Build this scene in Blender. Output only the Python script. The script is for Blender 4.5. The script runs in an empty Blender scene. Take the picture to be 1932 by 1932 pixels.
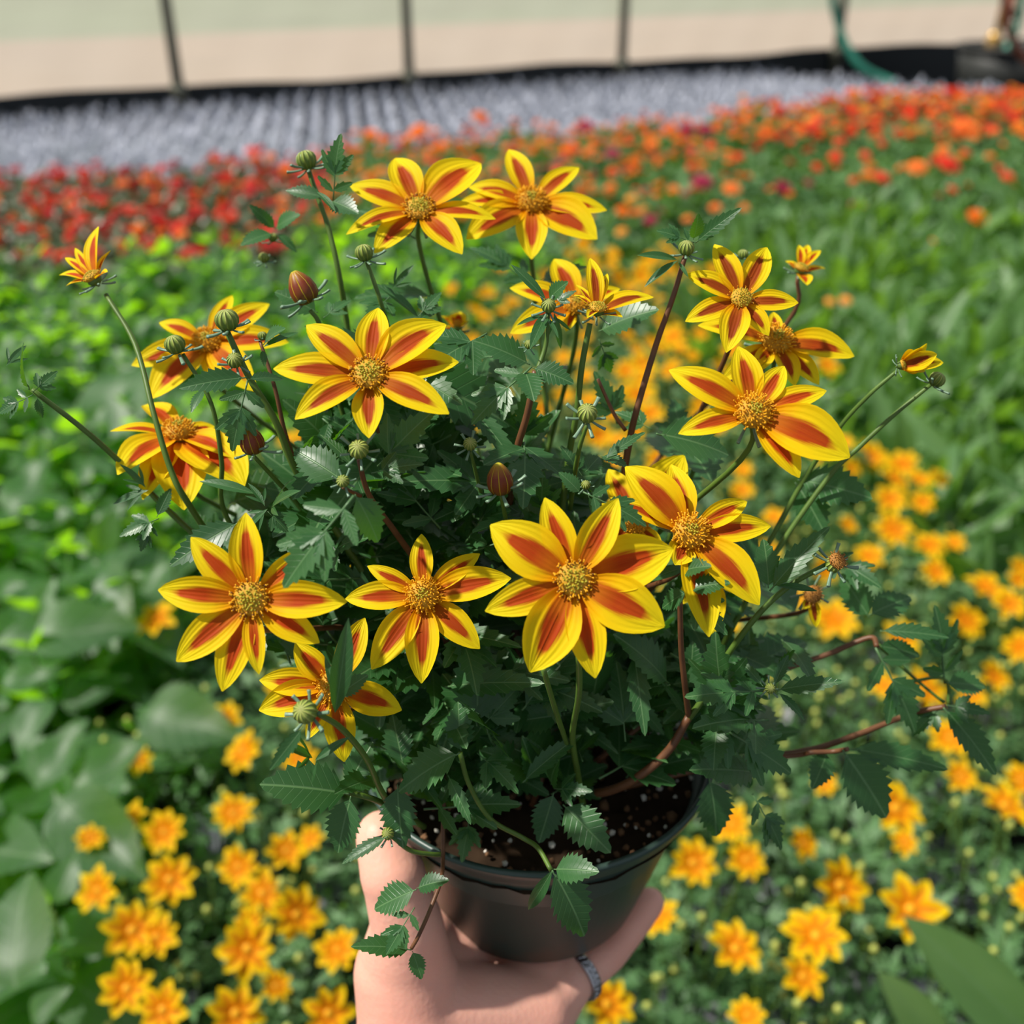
import bpy, math, random
import numpy as np
from mathutils import Vector, Matrix
random.seed(7); rng = np.random.default_rng(7)
SC = bpy.context.scene; COL = SC.collection
R = math.radians
# ------------------------------------------------------------------ camera, sky, sun, exposure
FPX = 1932.0; PITCH = R(29.7); EYE = Vector((0, 0, 1.25))
cam = bpy.data.cameras.new('camera'); cam.lens = 36; cam.sensor_width = 36; cam.clip_start = .01; cam.clip_end = 300
cam.dof.use_dof = True; cam.dof.focus_distance = .345; cam.dof.aperture_fstop = 7.6
co = bpy.data.objects.new('camera', cam); COL.objects.link(co); co.location = EYE; co.rotation_euler = (R(90) - PITCH, 0, 0); SC.camera = co
SC.view_settings.view_transform = 'Standard'; SC.view_settings.look = 'None'; SC.view_settings.gamma = 1
SC.view_settings.exposure = 0.0; SC.view_settings.use_curve_mapping = False
W = bpy.data.worlds.new('milky_greenhouse_light'); SC.world = W; W.use_nodes = True
bg = W.node_tree.nodes['Background']; bg.inputs[0].default_value = (.80, .88, 1.0, 1); bg.inputs[1].default_value = .45
SUN_DIR = Vector((-.60, -.04, .80)).normalized()
sl = bpy.data.lights.new('sun', 'SUN'); sl.energy = 6.0; sl.angle = R(1.6); sl.color = (1, .95, .86)
so = bpy.data.objects.new('sun', sl); COL.objects.link(so); so.rotation_euler = SUN_DIR.to_track_quat('Z', 'Y').to_euler()
SC.cycles.max_bounces = 6; SC.cycles.diffuse_bounces = 3; SC.cycles.glossy_bounces = 2; SC.cycles.transmission_bounces = 4
SC.cycles.transparent_max_bounces = 6; SC.cycles.use_denoising = True; SC.cycles.sample_clamp_indirect = 4
FW = Vector((0, math.cos(PITCH), -math.sin(PITCH))); UP = Vector((0, math.sin(PITCH), math.cos(PITCH))); RT = Vector((1, 0, 0))

def P(u, v, t):                      # point seen at pixel (u, v) at depth t metres
    return EYE + t * (FW + RT * ((u - 966) / FPX) + UP * ((966 - v) / FPX))
def S(p):
    d = Vector(p) - EYE; t = d.dot(FW)
    return 966 + FPX * d.dot(RT) / t, 966 - FPX * d.dot(UP) / t, t
def PL(u, v, z):                     # point seen at (u, v) on the level plane z
    d = FW + RT * ((u - 966) / FPX) + UP * ((966 - v) / FPX)
    return EYE + d * ((z - EYE.z) / d.z)
def camv(x, y, z): return (RT * x + UP * y - FW * z).normalized()   # towards right, up, camera

# ------------------------------------------------------------------ materials
def newmat(name):
    m = bpy.data.materials.new(name); m.use_nodes = True; nt = m.node_tree
    for n in list(nt.nodes): nt.nodes.remove(n)
    out = nt.nodes.new('ShaderNodeOutputMaterial')
    return m, nt, out
def nd(nt, typ, **kw):
    n = nt.nodes.new(typ)
    for k, v in kw.items():
        if isinstance(k, str) and hasattr(n, k): setattr(n, k, v)
    return n
def mth(nt, op, a, b=None, c=None, clamp=False):
    n = nt.nodes.new('ShaderNodeMath'); n.operation = op; n.use_clamp = clamp
    for i, x in enumerate((a, b, c)):
        if x is None: continue
        if isinstance(x, (int, float)): n.inputs[i].default_value = x
        else: nt.links.new(x, n.inputs[i])
    return n.outputs[0]
def ramp(nt, fac, stops, interp='LINEAR'):
    n = nt.nodes.new('ShaderNodeValToRGB'); n.color_ramp.interpolation = interp
    e = n.color_ramp.elements
    while len(e) > 1: e.remove(e[-1])
    e[0].position = stops[0][0]; e[0].color = tuple(stops[0][1]) + (1,)
    for p, c in stops[1:]:
        k = e.new(p); k.color = tuple(c) + (1,)
    if fac is not None: nt.links.new(fac, n.inputs[0])
    return n.outputs[0]
def mix(nt, fac, a, b, mode='MIX'):
    n = nt.nodes.new('ShaderNodeMix'); n.data_type = 'RGBA'; n.blend_type = mode
    for s, x in ((n.inputs[0], fac), (n.inputs[6], a), (n.inputs[7], b)):
        if isinstance(x, (int, float)): s.default_value = x
        elif isinstance(x, (tuple, list)): s.default_value = tuple(x) + ((1,) if len(x) == 3 else ())
        else: nt.links.new(x, s)
    return n.outputs[2]
def noise(nt, scale, detail=2, vec=None, rough=.5):
    n = nt.nodes.new('ShaderNodeTexNoise'); n.inputs['Scale'].default_value = scale; n.inputs['Detail'].default_value = detail
    n.inputs['Roughness'].default_value = rough
    if vec is not None: nt.links.new(vec, n.inputs['Vector'])
    return n.outputs[0]
def uvsep(nt):
    t = nt.nodes.new('ShaderNodeTexCoord'); s = nt.nodes.new('ShaderNodeSeparateXYZ'); nt.links.new(t.outputs['UV'], s.inputs[0])
    return s.outputs[0], s.outputs[1], t
def sheet(nt, out, col, trans_col, trans, rough=.5, spec=.4, bump=None, bstr=.3, bdist=.001, coat=0):
    p = nt.nodes.new('ShaderNodeBsdfPrincipled'); p.inputs['Roughness'].default_value = rough
    p.inputs['Specular IOR Level'].default_value = spec; p.inputs['Coat Weight'].default_value = coat
    t = nt.nodes.new('ShaderNodeBsdfTranslucent'); m = nt.nodes.new('ShaderNodeMixShader')
    for s, x in ((p.inputs['Base Color'], col), (t.inputs[0], trans_col)):
        if isinstance(x, (tuple, list)): s.default_value = tuple(x) + (1,)
        else: nt.links.new(x, s)
    m.inputs[0].default_value = trans
    nt.links.new(p.outputs[0], m.inputs[1]); nt.links.new(t.outputs[0], m.inputs[2]); nt.links.new(m.outputs[0], out.inputs[0])
    if bump is not None:
        b = nt.nodes.new('ShaderNodeBump'); b.inputs['Strength'].default_value = bstr; b.inputs['Distance'].default_value = bdist
        nt.links.new(bump, b.inputs['Height']); nt.links.new(b.outputs[0], p.inputs['Normal'])
    return p
def oattr(nt, name):
    a = nt.nodes.new('ShaderNodeAttribute'); a.attribute_type = 'OBJECT'; a.attribute_name = name
    return a.outputs['Fac']
def simple(name, col, rough=.6, spec=.4, metal=0, nscale=0, var=.3, trans=0, tcol=None, sub=0):
    m, nt, out = newmat(name)
    c = col
    if nscale:
        tc = nt.nodes.new('ShaderNodeTexCoord')
        f = noise(nt, nscale, 4, tc.outputs['Object'])
        c = mix(nt, f, [x * (1 - var) for x in col], [min(1, x * (1 + var)) for x in col])
    if trans:
        sheet(nt, out, c, tcol or col, trans, rough, spec); return m
    p = nt.nodes.new('ShaderNodeBsdfPrincipled'); p.inputs['Roughness'].default_value = rough
    p.inputs['Specular IOR Level'].default_value = spec; p.inputs['Metallic'].default_value = metal
    if sub:
        p.inputs['Subsurface Weight'].default_value = sub; p.inputs['Subsurface Radius'].default_value = (1, .35, .2); p.inputs['Subsurface Scale'].default_value = .004
    if isinstance(c, (tuple, list)): p.inputs['Base Color'].default_value = tuple(c) + (1,)
    else: nt.links.new(c, p.inputs['Base Color'])
    nt.links.new(p.outputs[0], out.inputs[0])
    return m

def petal_mat(name, far=False):
    m, nt, out = newmat(name)
    U, V, tc = uvsep(nt)
    q = mth(nt, 'ABSOLUTE', mth(nt, 'MULTIPLY_ADD', U, 2.0, -1.0))
    mp = nt.nodes.new('ShaderNodeMapping'); mp.inputs['Scale'].default_value = (34, 2.2, 1); nt.links.new(tc.outputs['UV'], mp.inputs[0])
    n = noise(nt, 1, 3, mp.outputs[0])
    h = ramp(nt, V, [(0, (.52,) * 3), (.12, (.50,) * 3), (.3, (.44,) * 3), (.5, (.40,) * 3), (.70, (.27,) * 3), (.88, (.04,) * 3), (1, (0,) * 3)])
    d = mth(nt, 'SUBTRACT', h, q)
    d = mth(nt, 'ADD', d, mth(nt, 'MULTIPLY_ADD', n, .34, -.17))
    mask = mth(nt, 'MULTIPLY_ADD', d, 6.0, .5, clamp=True)
    fade = ramp(nt, V, [(0, (1,) * 3), (.72, (1,) * 3), (.88, (0,) * 3)])
    mask = mth(nt, 'MULTIPLY', mask, fade)
    fine = noise(nt, 2.6, 2, mp.outputs[0])
    if far:
        stripe = ramp(nt, V, [(0, (.85, .2, .004)), (.35, (.62, .06, .006)), (1, (.42, .025, .006))])
        yel = ramp(nt, V, [(0, (.9, .25, .0)), (.38, (.93, .52, .003)), (1, (.93, .68, .006))])
        mask = mth(nt, 'MULTIPLY', mask, .62)
    else:
        bright = ramp(nt, V, [(0, (.50, .13, .002)), (.22, (.60, .13, .003)), (.42, (.50, .024, .004)), (1, (.58, .040, .008))])
        dark = ramp(nt, V, [(0, (.40, .085, .004)), (.3, (.25, .018, .005)), (1, (.20, .006, .006))])
        stripe = mix(nt, oattr(nt, 'stripe_dark'), bright, dark)
        yel = ramp(nt, V, [(0, (.78, .24, .0)), (.12, (.84, .36, .0)), (.34, (.92, .60, .003)), (1, (.94, .75, .010))])
    stripe = mix(nt, mth(nt, 'MULTIPLY', fine, .26), stripe, (.85, .32, .01))
    col = mix(nt, mask, yel, stripe)
    groove = mth(nt, 'SINE', mth(nt, 'MULTIPLY', U, 55.0))
    bh = mth(nt, 'ADD', mth(nt, 'MULTIPLY', groove, .5), n)
    sheet(nt, out, col, col, .38, .6, .14, bh, .22, .0006)
    return m
def leaf_mat(name, base, tip, tcol, trans=.3, vein=(.16, .30, .12), veins=9, rough=.42, spec=.5, vamt=.6, var=.25):
    m, nt, out = newmat(name)
    U, V, tc = uvsep(nt)
    a = mth(nt, 'ABSOLUTE', mth(nt, 'MULTIPLY_ADD', U, 2.0, -1.0))
    mid = mth(nt, 'MULTIPLY_ADD', a, -26.0, 1.5, clamp=True)
    w = mth(nt, 'FRACT', mth(nt, 'SUBTRACT', mth(nt, 'MULTIPLY', V, float(veins)), mth(nt, 'MULTIPLY', a, 2.2)))
    side = mth(nt, 'MULTIPLY_ADD', mth(nt, 'ABSOLUTE', mth(nt, 'SUBTRACT', w, .5)), -14.0, 1.0, clamp=True)
    vv = mth(nt, 'MAXIMUM', mid, mth(nt, 'MULTIPLY', side, .45))
    oi = nt.nodes.new('ShaderNodeObjectInfo')
    n = noise(nt, 3.0, 2, tc.outputs['UV'])
    f = mth(nt, 'ADD', mth(nt, 'MULTIPLY', n, .5), mth(nt, 'MULTIPLY_ADD', oi.outputs['Random'], .8, -.15), clamp=True)
    col = mix(nt, f, base, tip)
    col = mix(nt, mth(nt, 'MULTIPLY', vv, vamt), col, vein)
    hgt = mth(nt, 'SUBTRACT', mth(nt, 'MULTIPLY', n, .3), vv)
    sheet(nt, out, col, mix(nt, mth(nt, 'MULTIPLY', vv, .35), tcol, tip), trans, rough, spec, hgt, .28, .001)
    return m

M = {}
M['petal'] = petal_mat('yellow petal with red stripe'); M['petal_far'] = petal_mat('golden petal', True)
M['leaf'] = leaf_mat('dark bidens leaf', (.020, .080, .024), (.045, .145, .040), (.12, .36, .008), .28, rough=.38)
M['leaf_bg'] = leaf_mat('pale green foliage', (.045, .125, .042), (.115, .25, .09), (.20, .42, .03), .28, rough=.5)
M['broad'] = leaf_mat('broad leaf', (.028, .085, .035), (.085, .18, .075), (.42, .88, .012), .56, vein=(.22, .34, .18), rough=.47, spec=.8, veins=6, vamt=.75)
M['lance'] = leaf_mat('lance leaf', (.062, .150, .048), (.17, .30, .12), (.30, .60, .03), .42, rough=.45, spec=.5, veins=5, vamt=.3)
M['zinfol'] = leaf_mat('zinnia leaf', (.05, .14, .04), (.13, .27, .09), (.20, .42, .03), .3, rough=.5, vamt=.2)
M['redfol'] = leaf_mat('bronze green leaf', (.07, .12, .06), (.20, .20, .13), (.2, .3, .06), .2, rough=.4, vamt=.2)
M['silver'] = leaf_mat('silver lilac leaf', (.30, .33, .38), (.56, .58, .68), (.45, .5, .52), .15, vein=(.5, .5, .6), rough=.8, spec=.2, vamt=.1)
M['silvergreen'] = simple('grey green inner leaf', (.20, .27, .20), .7)
M['stem_green'] = simple('green stem', (.085, .155, .022), .45, .4, nscale=120, var=.35)
M['stem_red'] = simple('reddish stem', (.135, .055, .022), .45, .4, nscale=160, var=.5)
M['floret'] = simple('orange floret', (.86, .42, .010), .5, .3, trans=.15)
M['floret_dark'] = simple('dark anther', (.20, .08, .008), .5)
M['floret_green'] = simple('olive floret', (.42, .36, .02), .5)
M['disc_base'] = simple('disc base', (.52, .27, .01), .7)
M['spent'] = simple('spent brown floret', (.33, .14, .02), .7, nscale=300, var=.4)
M['bract'] = simple('grey green bract', (.15, .25, .16), .4, .5, nscale=90, var=.3)
M['calyx'] = simple('calyx', (.10, .17, .03), .5)
def bud_mat():
    m, nt, out = newmat('ribbed bud'); U, V, tc = uvsep(nt)
    s = mth(nt, 'SINE', mth(nt, 'MULTIPLY', U, 2 * math.pi * 12)); s = mth(nt, 'MULTIPLY_ADD', s, .5, .5)
    s = mth(nt, 'POWER', s, 2.0)
    top = ramp(nt, V, [(0, (.13, .20, .025)), (.35, (.26, .33, .05)), (.75, (.56, .60, .16)), (1, (.75, .74, .30))])
    low = ramp(nt, V, [(0, (.07, .13, .02)), (.6, (.18, .26, .04)), (1, (.42, .46, .12))])
    sheet(nt, out, mix(nt, s, low, top), (.3, .4, .04), .12, .45, .4, s, .6, .0012); return m
M['bud'] = bud_mat()
def closed_mat():
    m, nt, out = newmat('closed maroon and yellow bud'); U, V, tc = uvsep(nt)
    s = mth(nt, 'ABSOLUTE', mth(nt, 'SUBTRACT', mth(nt, 'FRACT', mth(nt, 'MULTIPLY', U, 9.0)), .5))
    edge = mth(nt, 'MULTIPLY_ADD', s, 12.0, -4.9, clamp=True)
    mar = ramp(nt, V, [(0, (.12, .10, .01)), (.25, (.19, .055, .008)), (.5, (.20, .03, .008)), (.72, (.36, .17, .01)), (.85, (.52, .44, .02)), (1, (.60, .56, .03))])
    col = mix(nt, edge, mar, (.62, .42, .02))
    sheet(nt, out, col, col, .12, .45, .4, edge, .5, .0008); return m
M['closed'] = closed_mat()
M['pot'] = None
def pot_mat():
    m, nt, out = newmat('dark green plastic pot'); tc = nt.nodes.new('ShaderNodeTexCoord')
    n = noise(nt, 18, 5, tc.outputs['Object'], .65); n2 = noise(nt, 90, 3, tc.outputs['Object'])
    z = nt.nodes.new('ShaderNodeSeparateXYZ'); nt.links.new(tc.outputs['Object'], z.inputs[0])
    low = mth(nt, 'MULTIPLY_ADD', z.outputs[2], -38.0, 1.1, clamp=True)      # dust and soil near the foot
    dirt = mth(nt, 'MULTIPLY', mth(nt, 'MULTIPLY_ADD', mth(nt, 'ADD', n, mth(nt, 'MULTIPLY', n2, .35)), 4.0, -2.3, clamp=True), low)
    col = mix(nt, mth(nt, 'MULTIPLY', n, .4), (.028, .062, .048), (.065, .080, .066))
    col = mix(nt, dirt, col, (.13, .07, .04))
    p = sheet(nt, out, col, (.05, .09, .03), .05, .38, .5); return m
M['pot'] = pot_mat()
M['potbg'] = simple('grey nursery pot', (.10, .11, .13), .4)
M['potblack'] = simple('black nursery pot', (.02, .02, .022), .5)
M['soil'] = simple('dark potting soil', (.030, .018, .010), .95, .1, nscale=90, var=.9)
M['perlite'] = simple('white perlite', (.72, .68, .60), .8)
M['chip'] = simple('bark chip', (.16, .08, .035), .85, nscale=60, var=.5)
def skin():
    m, nt, out = newmat('skin'); tc = nt.nodes.new('ShaderNodeTexCoord')
    n = noise(nt, 26, 4, tc.outputs['Object']); n2 = noise(nt, 700, 2, tc.outputs['Object'])
    p = nt.nodes.new('ShaderNodeBsdfPrincipled')
    nt.links.new(mix(nt, n, (.74, .32, .235), (.86, .50, .385)), p.inputs['Base Color'])
    p.inputs['Roughness'].default_value = .48; p.inputs['Specular IOR Level'].default_value = .4
    p.inputs['Subsurface Weight'].default_value = .35; p.inputs['Subsurface Radius'].default_value = (1, .3, .15); p.inputs['Subsurface Scale'].default_value = .004
    b = nt.nodes.new('ShaderNodeBump'); b.inputs['Strength'].default_value = .22; b.inputs['Distance'].default_value = .0004
    wv = nt.nodes.new('ShaderNodeTexVoronoi'); wv.inputs['Scale'].default_value = 420; nt.links.new(tc.outputs['Object'], wv.inputs['Vector'])
    nt.links.new(mth(nt, 'ADD', n2, wv.outputs[0]), b.inputs['Height']); nt.links.new(b.outputs[0], p.inputs['Normal'])
    nt.links.new(p.outputs[0], out.inputs[0]); return m
M['skin'] = skin()
M['steel'] = simple('silver ring', (.45, .45, .47), .3, .5, 1.0, nscale=200, var=.4)

# ------------------------------------------------------------------ geometry helpers: geo = (V, F, UV, MI)
def ob(name, me, parent=None, mw=None, loc=None):
    o = bpy.data.objects.new(name, me); COL.objects.link(o)
    m = mw.copy() if mw is not None else Matrix.Translation(loc or (0, 0, 0))
    o['_'] = 0; del o['_']
    if parent is not None:
        o.parent = parent; pw = WM[parent.name]; o.matrix_basis = pw.inverted() @ m
    else: o.matrix_basis = m
    WM[o.name] = m
    return o
WM = {}
def tag(o, label=None, cat=None, group=None, kind=None):
    if label: o['label'] = label
    if cat: o['category'] = cat
    if group: o['group'] = group
    if kind: o['kind'] = kind
    return o
def empty(name, loc, parent=None): return ob(name, None, parent, Matrix.Translation(loc))
def mesh(name, g, mats, smooth=True):
    V, F, UV, MI = g
    me = bpy.data.meshes.new(name); me.from_pydata([tuple(map(float, v)) for v in V], [], F)
    for m in mats: me.materials.append(m)
    if UV is not None:
        l = me.uv_layers.new(name='UVMap'); idx = np.empty(len(me.loops), dtype=np.int32); me.loops.foreach_get('vertex_index', idx)
        l.data.foreach_set('uv', np.asarray(UV, dtype=np.float32)[idx].ravel())
    if MI is not None and len(MI) == len(me.polygons): me.polygons.foreach_set('material_index', np.asarray(MI, dtype=np.int32))
    if smooth: me.polygons.foreach_set('use_smooth', [True] * len(me.polygons))
    me.update(); return me
def xf(g, m):
    V, F, UV, MI = g; a = np.array(m); return (np.asarray(V) @ a[:3, :3].T + a[:3, 3], F, UV, MI)
def join(gs):
    Vs, F, UVs, MI, o = [], [], [], [], 0
    for V, f, uv, mi in gs:
        V = np.asarray(V, dtype=float); Vs.append(V); F += [tuple(i + o for i in t) for t in f]
        UVs.append(np.asarray(uv, dtype=float) if uv is not None else np.zeros((len(V), 2))); MI += list(mi) if mi is not None else [0] * len(f); o += len(V)
    return (np.vstack(Vs), F, np.vstack(UVs), MI)
def setmi(g, i): return (g[0], g[1], g[2], [i] * len(g[1]))
def frame(pos, y, z, s=1.0, sx=1.0):
    y = Vector(y).normalized(); x = y.cross(Vector(z))
    if x.length < 1e-5: x = y.orthogonal()
    x.normalize(); zz = x.cross(y).normalized()
    m = Matrix.Identity(4)
    for i in range(3): m[i][0] = x[i] * s * sx; m[i][1] = y[i] * s; m[i][2] = zz[i] * s; m[i][3] = pos[i]
    return m
def zframe(pos, z, s=1.0, spin=0):
    q = Vector(z).to_track_quat('Z', 'Y').to_matrix().to_4x4()
    return Matrix.Translation(pos) @ q @ Matrix.Rotation(spin, 4, 'Z') @ Matrix.Scale(s, 4)
def lathe(prof, n=24, uv=True):
    V, F, UV = [], [], []
    for j, (r, z) in enumerate(prof):
        for i in range(n):
            a = 2 * math.pi * i / n; V.append((r * math.cos(a), r * math.sin(a), z)); UV.append((i / n, j / (len(prof) - 1)))
    for j in range(len(prof) - 1):
        for i in range(n):
            k = (i + 1) % n; F.append((j * n + i, j * n + k, (j + 1) * n + k, (j + 1) * n + i))
    return (np.array(V), F, np.array(UV), None)
def spline(pts, n=6):
    p = [Vector(x) for x in pts]; p = [p[0] * 2 - p[1]] + p + [p[-1] * 2 - p[-2]]; out = []
    for i in range(1, len(p) - 2):
        for k in range(n):
            t = k / n; a, b, c, d = p[i - 1:i + 3]
            out.append(.5 * ((2 * b) + (c - a) * t + (2 * a - 5 * b + 4 * c - d) * t * t + (3 * b - a - 3 * c + d) * t ** 3))
    out.append(p[-2]); return out
def tube(pts, r0, r1=None, n=8, sub=6, cap=True):
    r1 = r0 if r1 is None else r1; q = spline(pts, sub) if sub else [Vector(x) for x in pts]
    V, F, UV = [], [], []; x = None; N = len(q)
    for j, p in enumerate(q):
        d = (q[min(j + 1, N - 1)] - q[max(j - 1, 0)]).normalized()
        x = (x - d * x.dot(d)) if x is not None else d.orthogonal()
        if x.length < 1e-6: x = d.orthogonal()
        x.normalize(); y = d.cross(x); r = r0 + (r1 - r0) * j / (N - 1)
        for i in range(n):
            a = 2 * math.pi * i / n; V.append(p + (x * math.cos(a) + y * math.sin(a)) * r); UV.append((i / n, j / (N - 1)))
    for j in range(N - 1):
        for i in range(n):
            k = (i + 1) % n; F.append((j * n + i, j * n + k, (j + 1) * n + k, (j + 1) * n + i))
    if cap: F.append(tuple(range(n))[::-1]); F.append(tuple(range((N - 1) * n, N * n)))
    return (np.array([tuple(v) for v in V]), F, np.array(UV), None)

def leaflet(L=1.0, Wd=.3, teeth=6, depth=.25, base=(0, 0), ang=0.0, fold=.25, droop=.15, wpos=.4, wave=.0, seed=0):
    """serrated leaf blade along +Y; half width Wd"""
    rr = random.Random(seed); st = []
    def w(s): return Wd * (math.sin(math.pi * min(1, s ** (math.log(.5) / math.log(wpos))))) ** .85 if 0 < s < 1 else 0
    if teeth:
        for i in range(teeth):
            s0 = .10 + .86 * i / teeth; s1 = .10 + .86 * (i + .78) / teeth
            st.append((s0, w(s0) * (1 - depth), 0)); st.append((s1, w(s1) * 1.04, .13 / teeth))
    else:
        for i in range(1, 8): st.append((i / 8, w(i / 8), 0))
    V = [(0, 0, 0)]; n = len(st)
    def zc(x, y): return fold * abs(x) - droop * y * y * L + wave * math.sin(y * 9 + x * 6)
    for s, ww, push in st:
        for q in (-1, -.5, 0, .5, 1):
            k = abs(q); y = s + (push if k == 1 else 0); x = q * ww if k == 1 else q * w(s) * .9
            y = (y + .10 * k * ww) * L if k < 1 else y * L
            V.append((x * L, y, zc(x, y / L) * L))
    V.append((0, L, zc(0, 1) * L)); F = []
    for j in range(4): F.append((0, 1 + j + 1, 1 + j))
    for i in range(n - 1):
        for j in range(4):
            a = 1 + i * 5 + j; F.append((a, a + 1, a + 6, a + 5))
    for j in range(4): F.append((1 + (n - 1) * 5 + j, 1 + (n - 1) * 5 + j + 1, len(V) - 1))
    V = np.array(V, dtype=float); UV = np.stack([V[:, 0] / (Wd * L * 2.1) + .5, V[:, 1] / L], axis=1)
    c, s_ = math.cos(ang), math.sin(ang); x = V[:, 0] * c + V[:, 1] * s_; y = -V[:, 0] * s_ + V[:, 1] * c
    V[:, 0] = x + base[0]; V[:, 1] = y + base[1]
    return (V, F, UV, None)
def petiole(p0, p1, r):
    return tube([(p0[0], p0[1], 0), ((p0[0] + p1[0]) / 2, (p0[1] + p1[1]) / 2, -.01), (p1[0], p1[1], 0)], r, r * .7, 5, 2)
def uvc(g): V, F, UV, MI = g; UV = UV.copy(); UV[:, 0] = .5; UV[:, 1] = UV[:, 1] * .3; return (V, F, UV, MI)
def leafA(s=0):    # trifoliate
    return join([uvc(petiole((0, 0), (0, .30), .012)), leaflet(.74, .25, 6, .26, (0, .26), .0, .2, .25, .38, seed=s),
                 leaflet(.50, .27, 4, .26, (0, .24), .85, .2, .2, .42, seed=s + 1), leaflet(.48, .27, 4, .26, (0, .22), -.9, .2, .2, .42, seed=s + 2)])
def leafB(s=0):    # pinnately lobed
    return join([uvc(petiole((0, 0), (0, .5), .013)), leaflet(.60, .27, 6, .30, (0, .42), 0, .22, .3, .36, seed=s),
                 leaflet(.46, .22, 4, .28, (0, .40), .62, .2, .2, .42, seed=s), leaflet(.44, .22, 4, .28, (0, .38), -.66, .2, .2, .42, seed=s),
                 leaflet(.36, .22, 3, .25, (0, .16), 1.0, .2, .1, .45, seed=s), leaflet(.34, .22, 3, .25, (0, .14), -1.05, .2, .1, .45, seed=s)])
def leafC(s=0, w=.2, teeth=8): return join([uvc(petiole((0, 0), (0, .12), .012)), leaflet(.95, w, teeth, .22, (0, .06), 0, .25, .22, .42, seed=s)])
def leafD(s=0):    # narrow, entire, three fingers
    return join([leaflet(1, .10, 0, 0, (0, 0), 0, .3, .2, .5), leaflet(.62, .085, 0, 0, (0, .10), .6, .3, .2, .5), leaflet(.58, .085, 0, 0, (0, .12), -.65, .3, .2, .5)])
def leafN(s=0): return leaflet(1, .105, 0, 0, (0, 0), 0, .35, .2, .5)
G = dict(A=leafA(1), B=leafB(2), C=leafC(3, .21, 8), W=leafC(4, .30, 8), D=leafD(), N=leafN(), S=leafC(5, .15, 7))
ML = {k: mesh('bidens_leaf_' + k, g, [M['leaf']]) for k, g in G.items()}

# petals --------------------------------------------------------------
def petal_geo(B, T, N, W_, arch=.06, cup=.18, ns=11, nq=8, twist=0.0, curl=0.0):
    """petal from B to T (relative vectors), N the flower's facing, W_ half width"""
    B, T, N = Vector(B), Vector(T), Vector(N).normalized(); ax = T - B; L = ax.length; a = ax.normalized()
    side = a.cross(N).normalized(); up = side.cross(a).normalized()
    if twist: r = Matrix.Rotation(twist, 3, a); side = r @ side; up = r @ up
    V, F, UV = [], [], []
    for i in range(ns + 1):
        s = i / ns
        w = W_ * .22 * (1 - s) ** 2 + W_ * (math.sin(math.pi * min(1, s ** .98)) ** (.82 if s < .5 else .70)) * (1 - .04 * s) if s < 1 else W_ * .035
        c = B + ax * s + up * (arch * L * math.sin(math.pi * s) * (1.0 if s < .5 else 1) - curl * L * s ** 3)
        for j in range(nq + 1):
            q = -1 + 2 * j / nq
            h = cup * w * q * q - .045 * w * math.cos(q * math.pi * 3) - (.10 * w if abs(q) < .01 and s > .3 else 0)
            notch = -.012 * L * (1 if (j == nq // 2 and s > .95) else 0)
            V.append(c + side * (q * w) + up * h + a * notch); UV.append(((q + 1) / 2, s))
    for i in range(ns):
        for j in range(nq):
            k = i * (nq + 1) + j; F.append((k, k + 1, k + nq + 2, k + nq + 1))
    return (np.array([tuple(v) for v in V]), F, np.array(UV), None)

def disc_geo(kind, seed=0, n=120, R0=1.0):
    """flower disc of radius ~1, facing +Z. kinds: full, ring, young, spent. materials: 0 floret 1 dark 2 olive 3 base"""
    rr = random.Random(seed); H = {'full': .62, 'ring': .35, 'young': .45, 'spent': .5}[kind]
    prof = [(.0, -.35), (.55, -.35), (.9, -.1), (.92, .05), (.8, H * .5), (.5, H * .85), (.0, H)]
    gs = [setmi(lathe([(max(r, .001), z) for r, z in prof], 14), 3)]
    for i in range(n):
        f = (i + .5) / n; r = .97 * math.sqrt(f); a = i * 2.39996 + rr.uniform(-.15, .15)
        x, y = r * math.cos(a), r * math.sin(a); z = H * (1 - r * r * .92)
        nrm = Vector((x * (.55 + .5 * f), y * (.55 + .5 * f), .75 - .35 * f)).normalized() + Vector((rr.uniform(-.22, .22), rr.uniform(-.22, .22), rr.uniform(-.1, .2)))
        out_ = f > {'full': .12, 'ring': .42, 'young': .86, 'spent': .6}[kind]
        ln = (rr.uniform(.24, .36) if out_ else rr.uniform(.09, .16)); rad = .036 if out_ else .045
        p = Vector((x * .92, y * .92, z - .05)); q = p + nrm.normalized() * ln
        e = q + Vector((rr.uniform(-.08, .08), rr.uniform(-.08, .08), rr.uniform(-.03, .06)))
        mi = 0 if out_ else (2 if kind != 'spent' else 1)
        gs.append(setmi(tube([p, (p + q) / 2, q, e], rad, rad * 1.15, 5, 0), mi))
        if out_ and kind in ('ring', 'young') and rr.random() < .6:
            gs.append(setmi(tube([p.lerp(q, .45), p.lerp(q, .9)], rad * 1.35, rad * 1.3, 5, 0), 1))
    return join(gs)
DM = [M['floret'], M['floret_dark'], M['floret_green'], M['disc_base']]
DISC = {k: mesh('disc_' + k, disc_geo(k, i, {'full': 130, 'ring': 130, 'young': 90, 'spent': 80}[k]), DM if k != 'spent' else [M['spent'], M['floret_dark'], M['floret_green'], M['spent']]) for i, k in enumerate(('full', 'ring', 'young', 'spent'))}
def bract_geo():
    g = tube([(0, 0, 0), (0, .35, .02), (0, .75, .10), (0, 1.0, .2)], .06, .10, 6, 3)
    V = g[0].copy(); V[:, 2] *= .8; return (V, g[1], g[2], None)
BRACT = mesh('bract', bract_geo(), [M['bract']])
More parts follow.
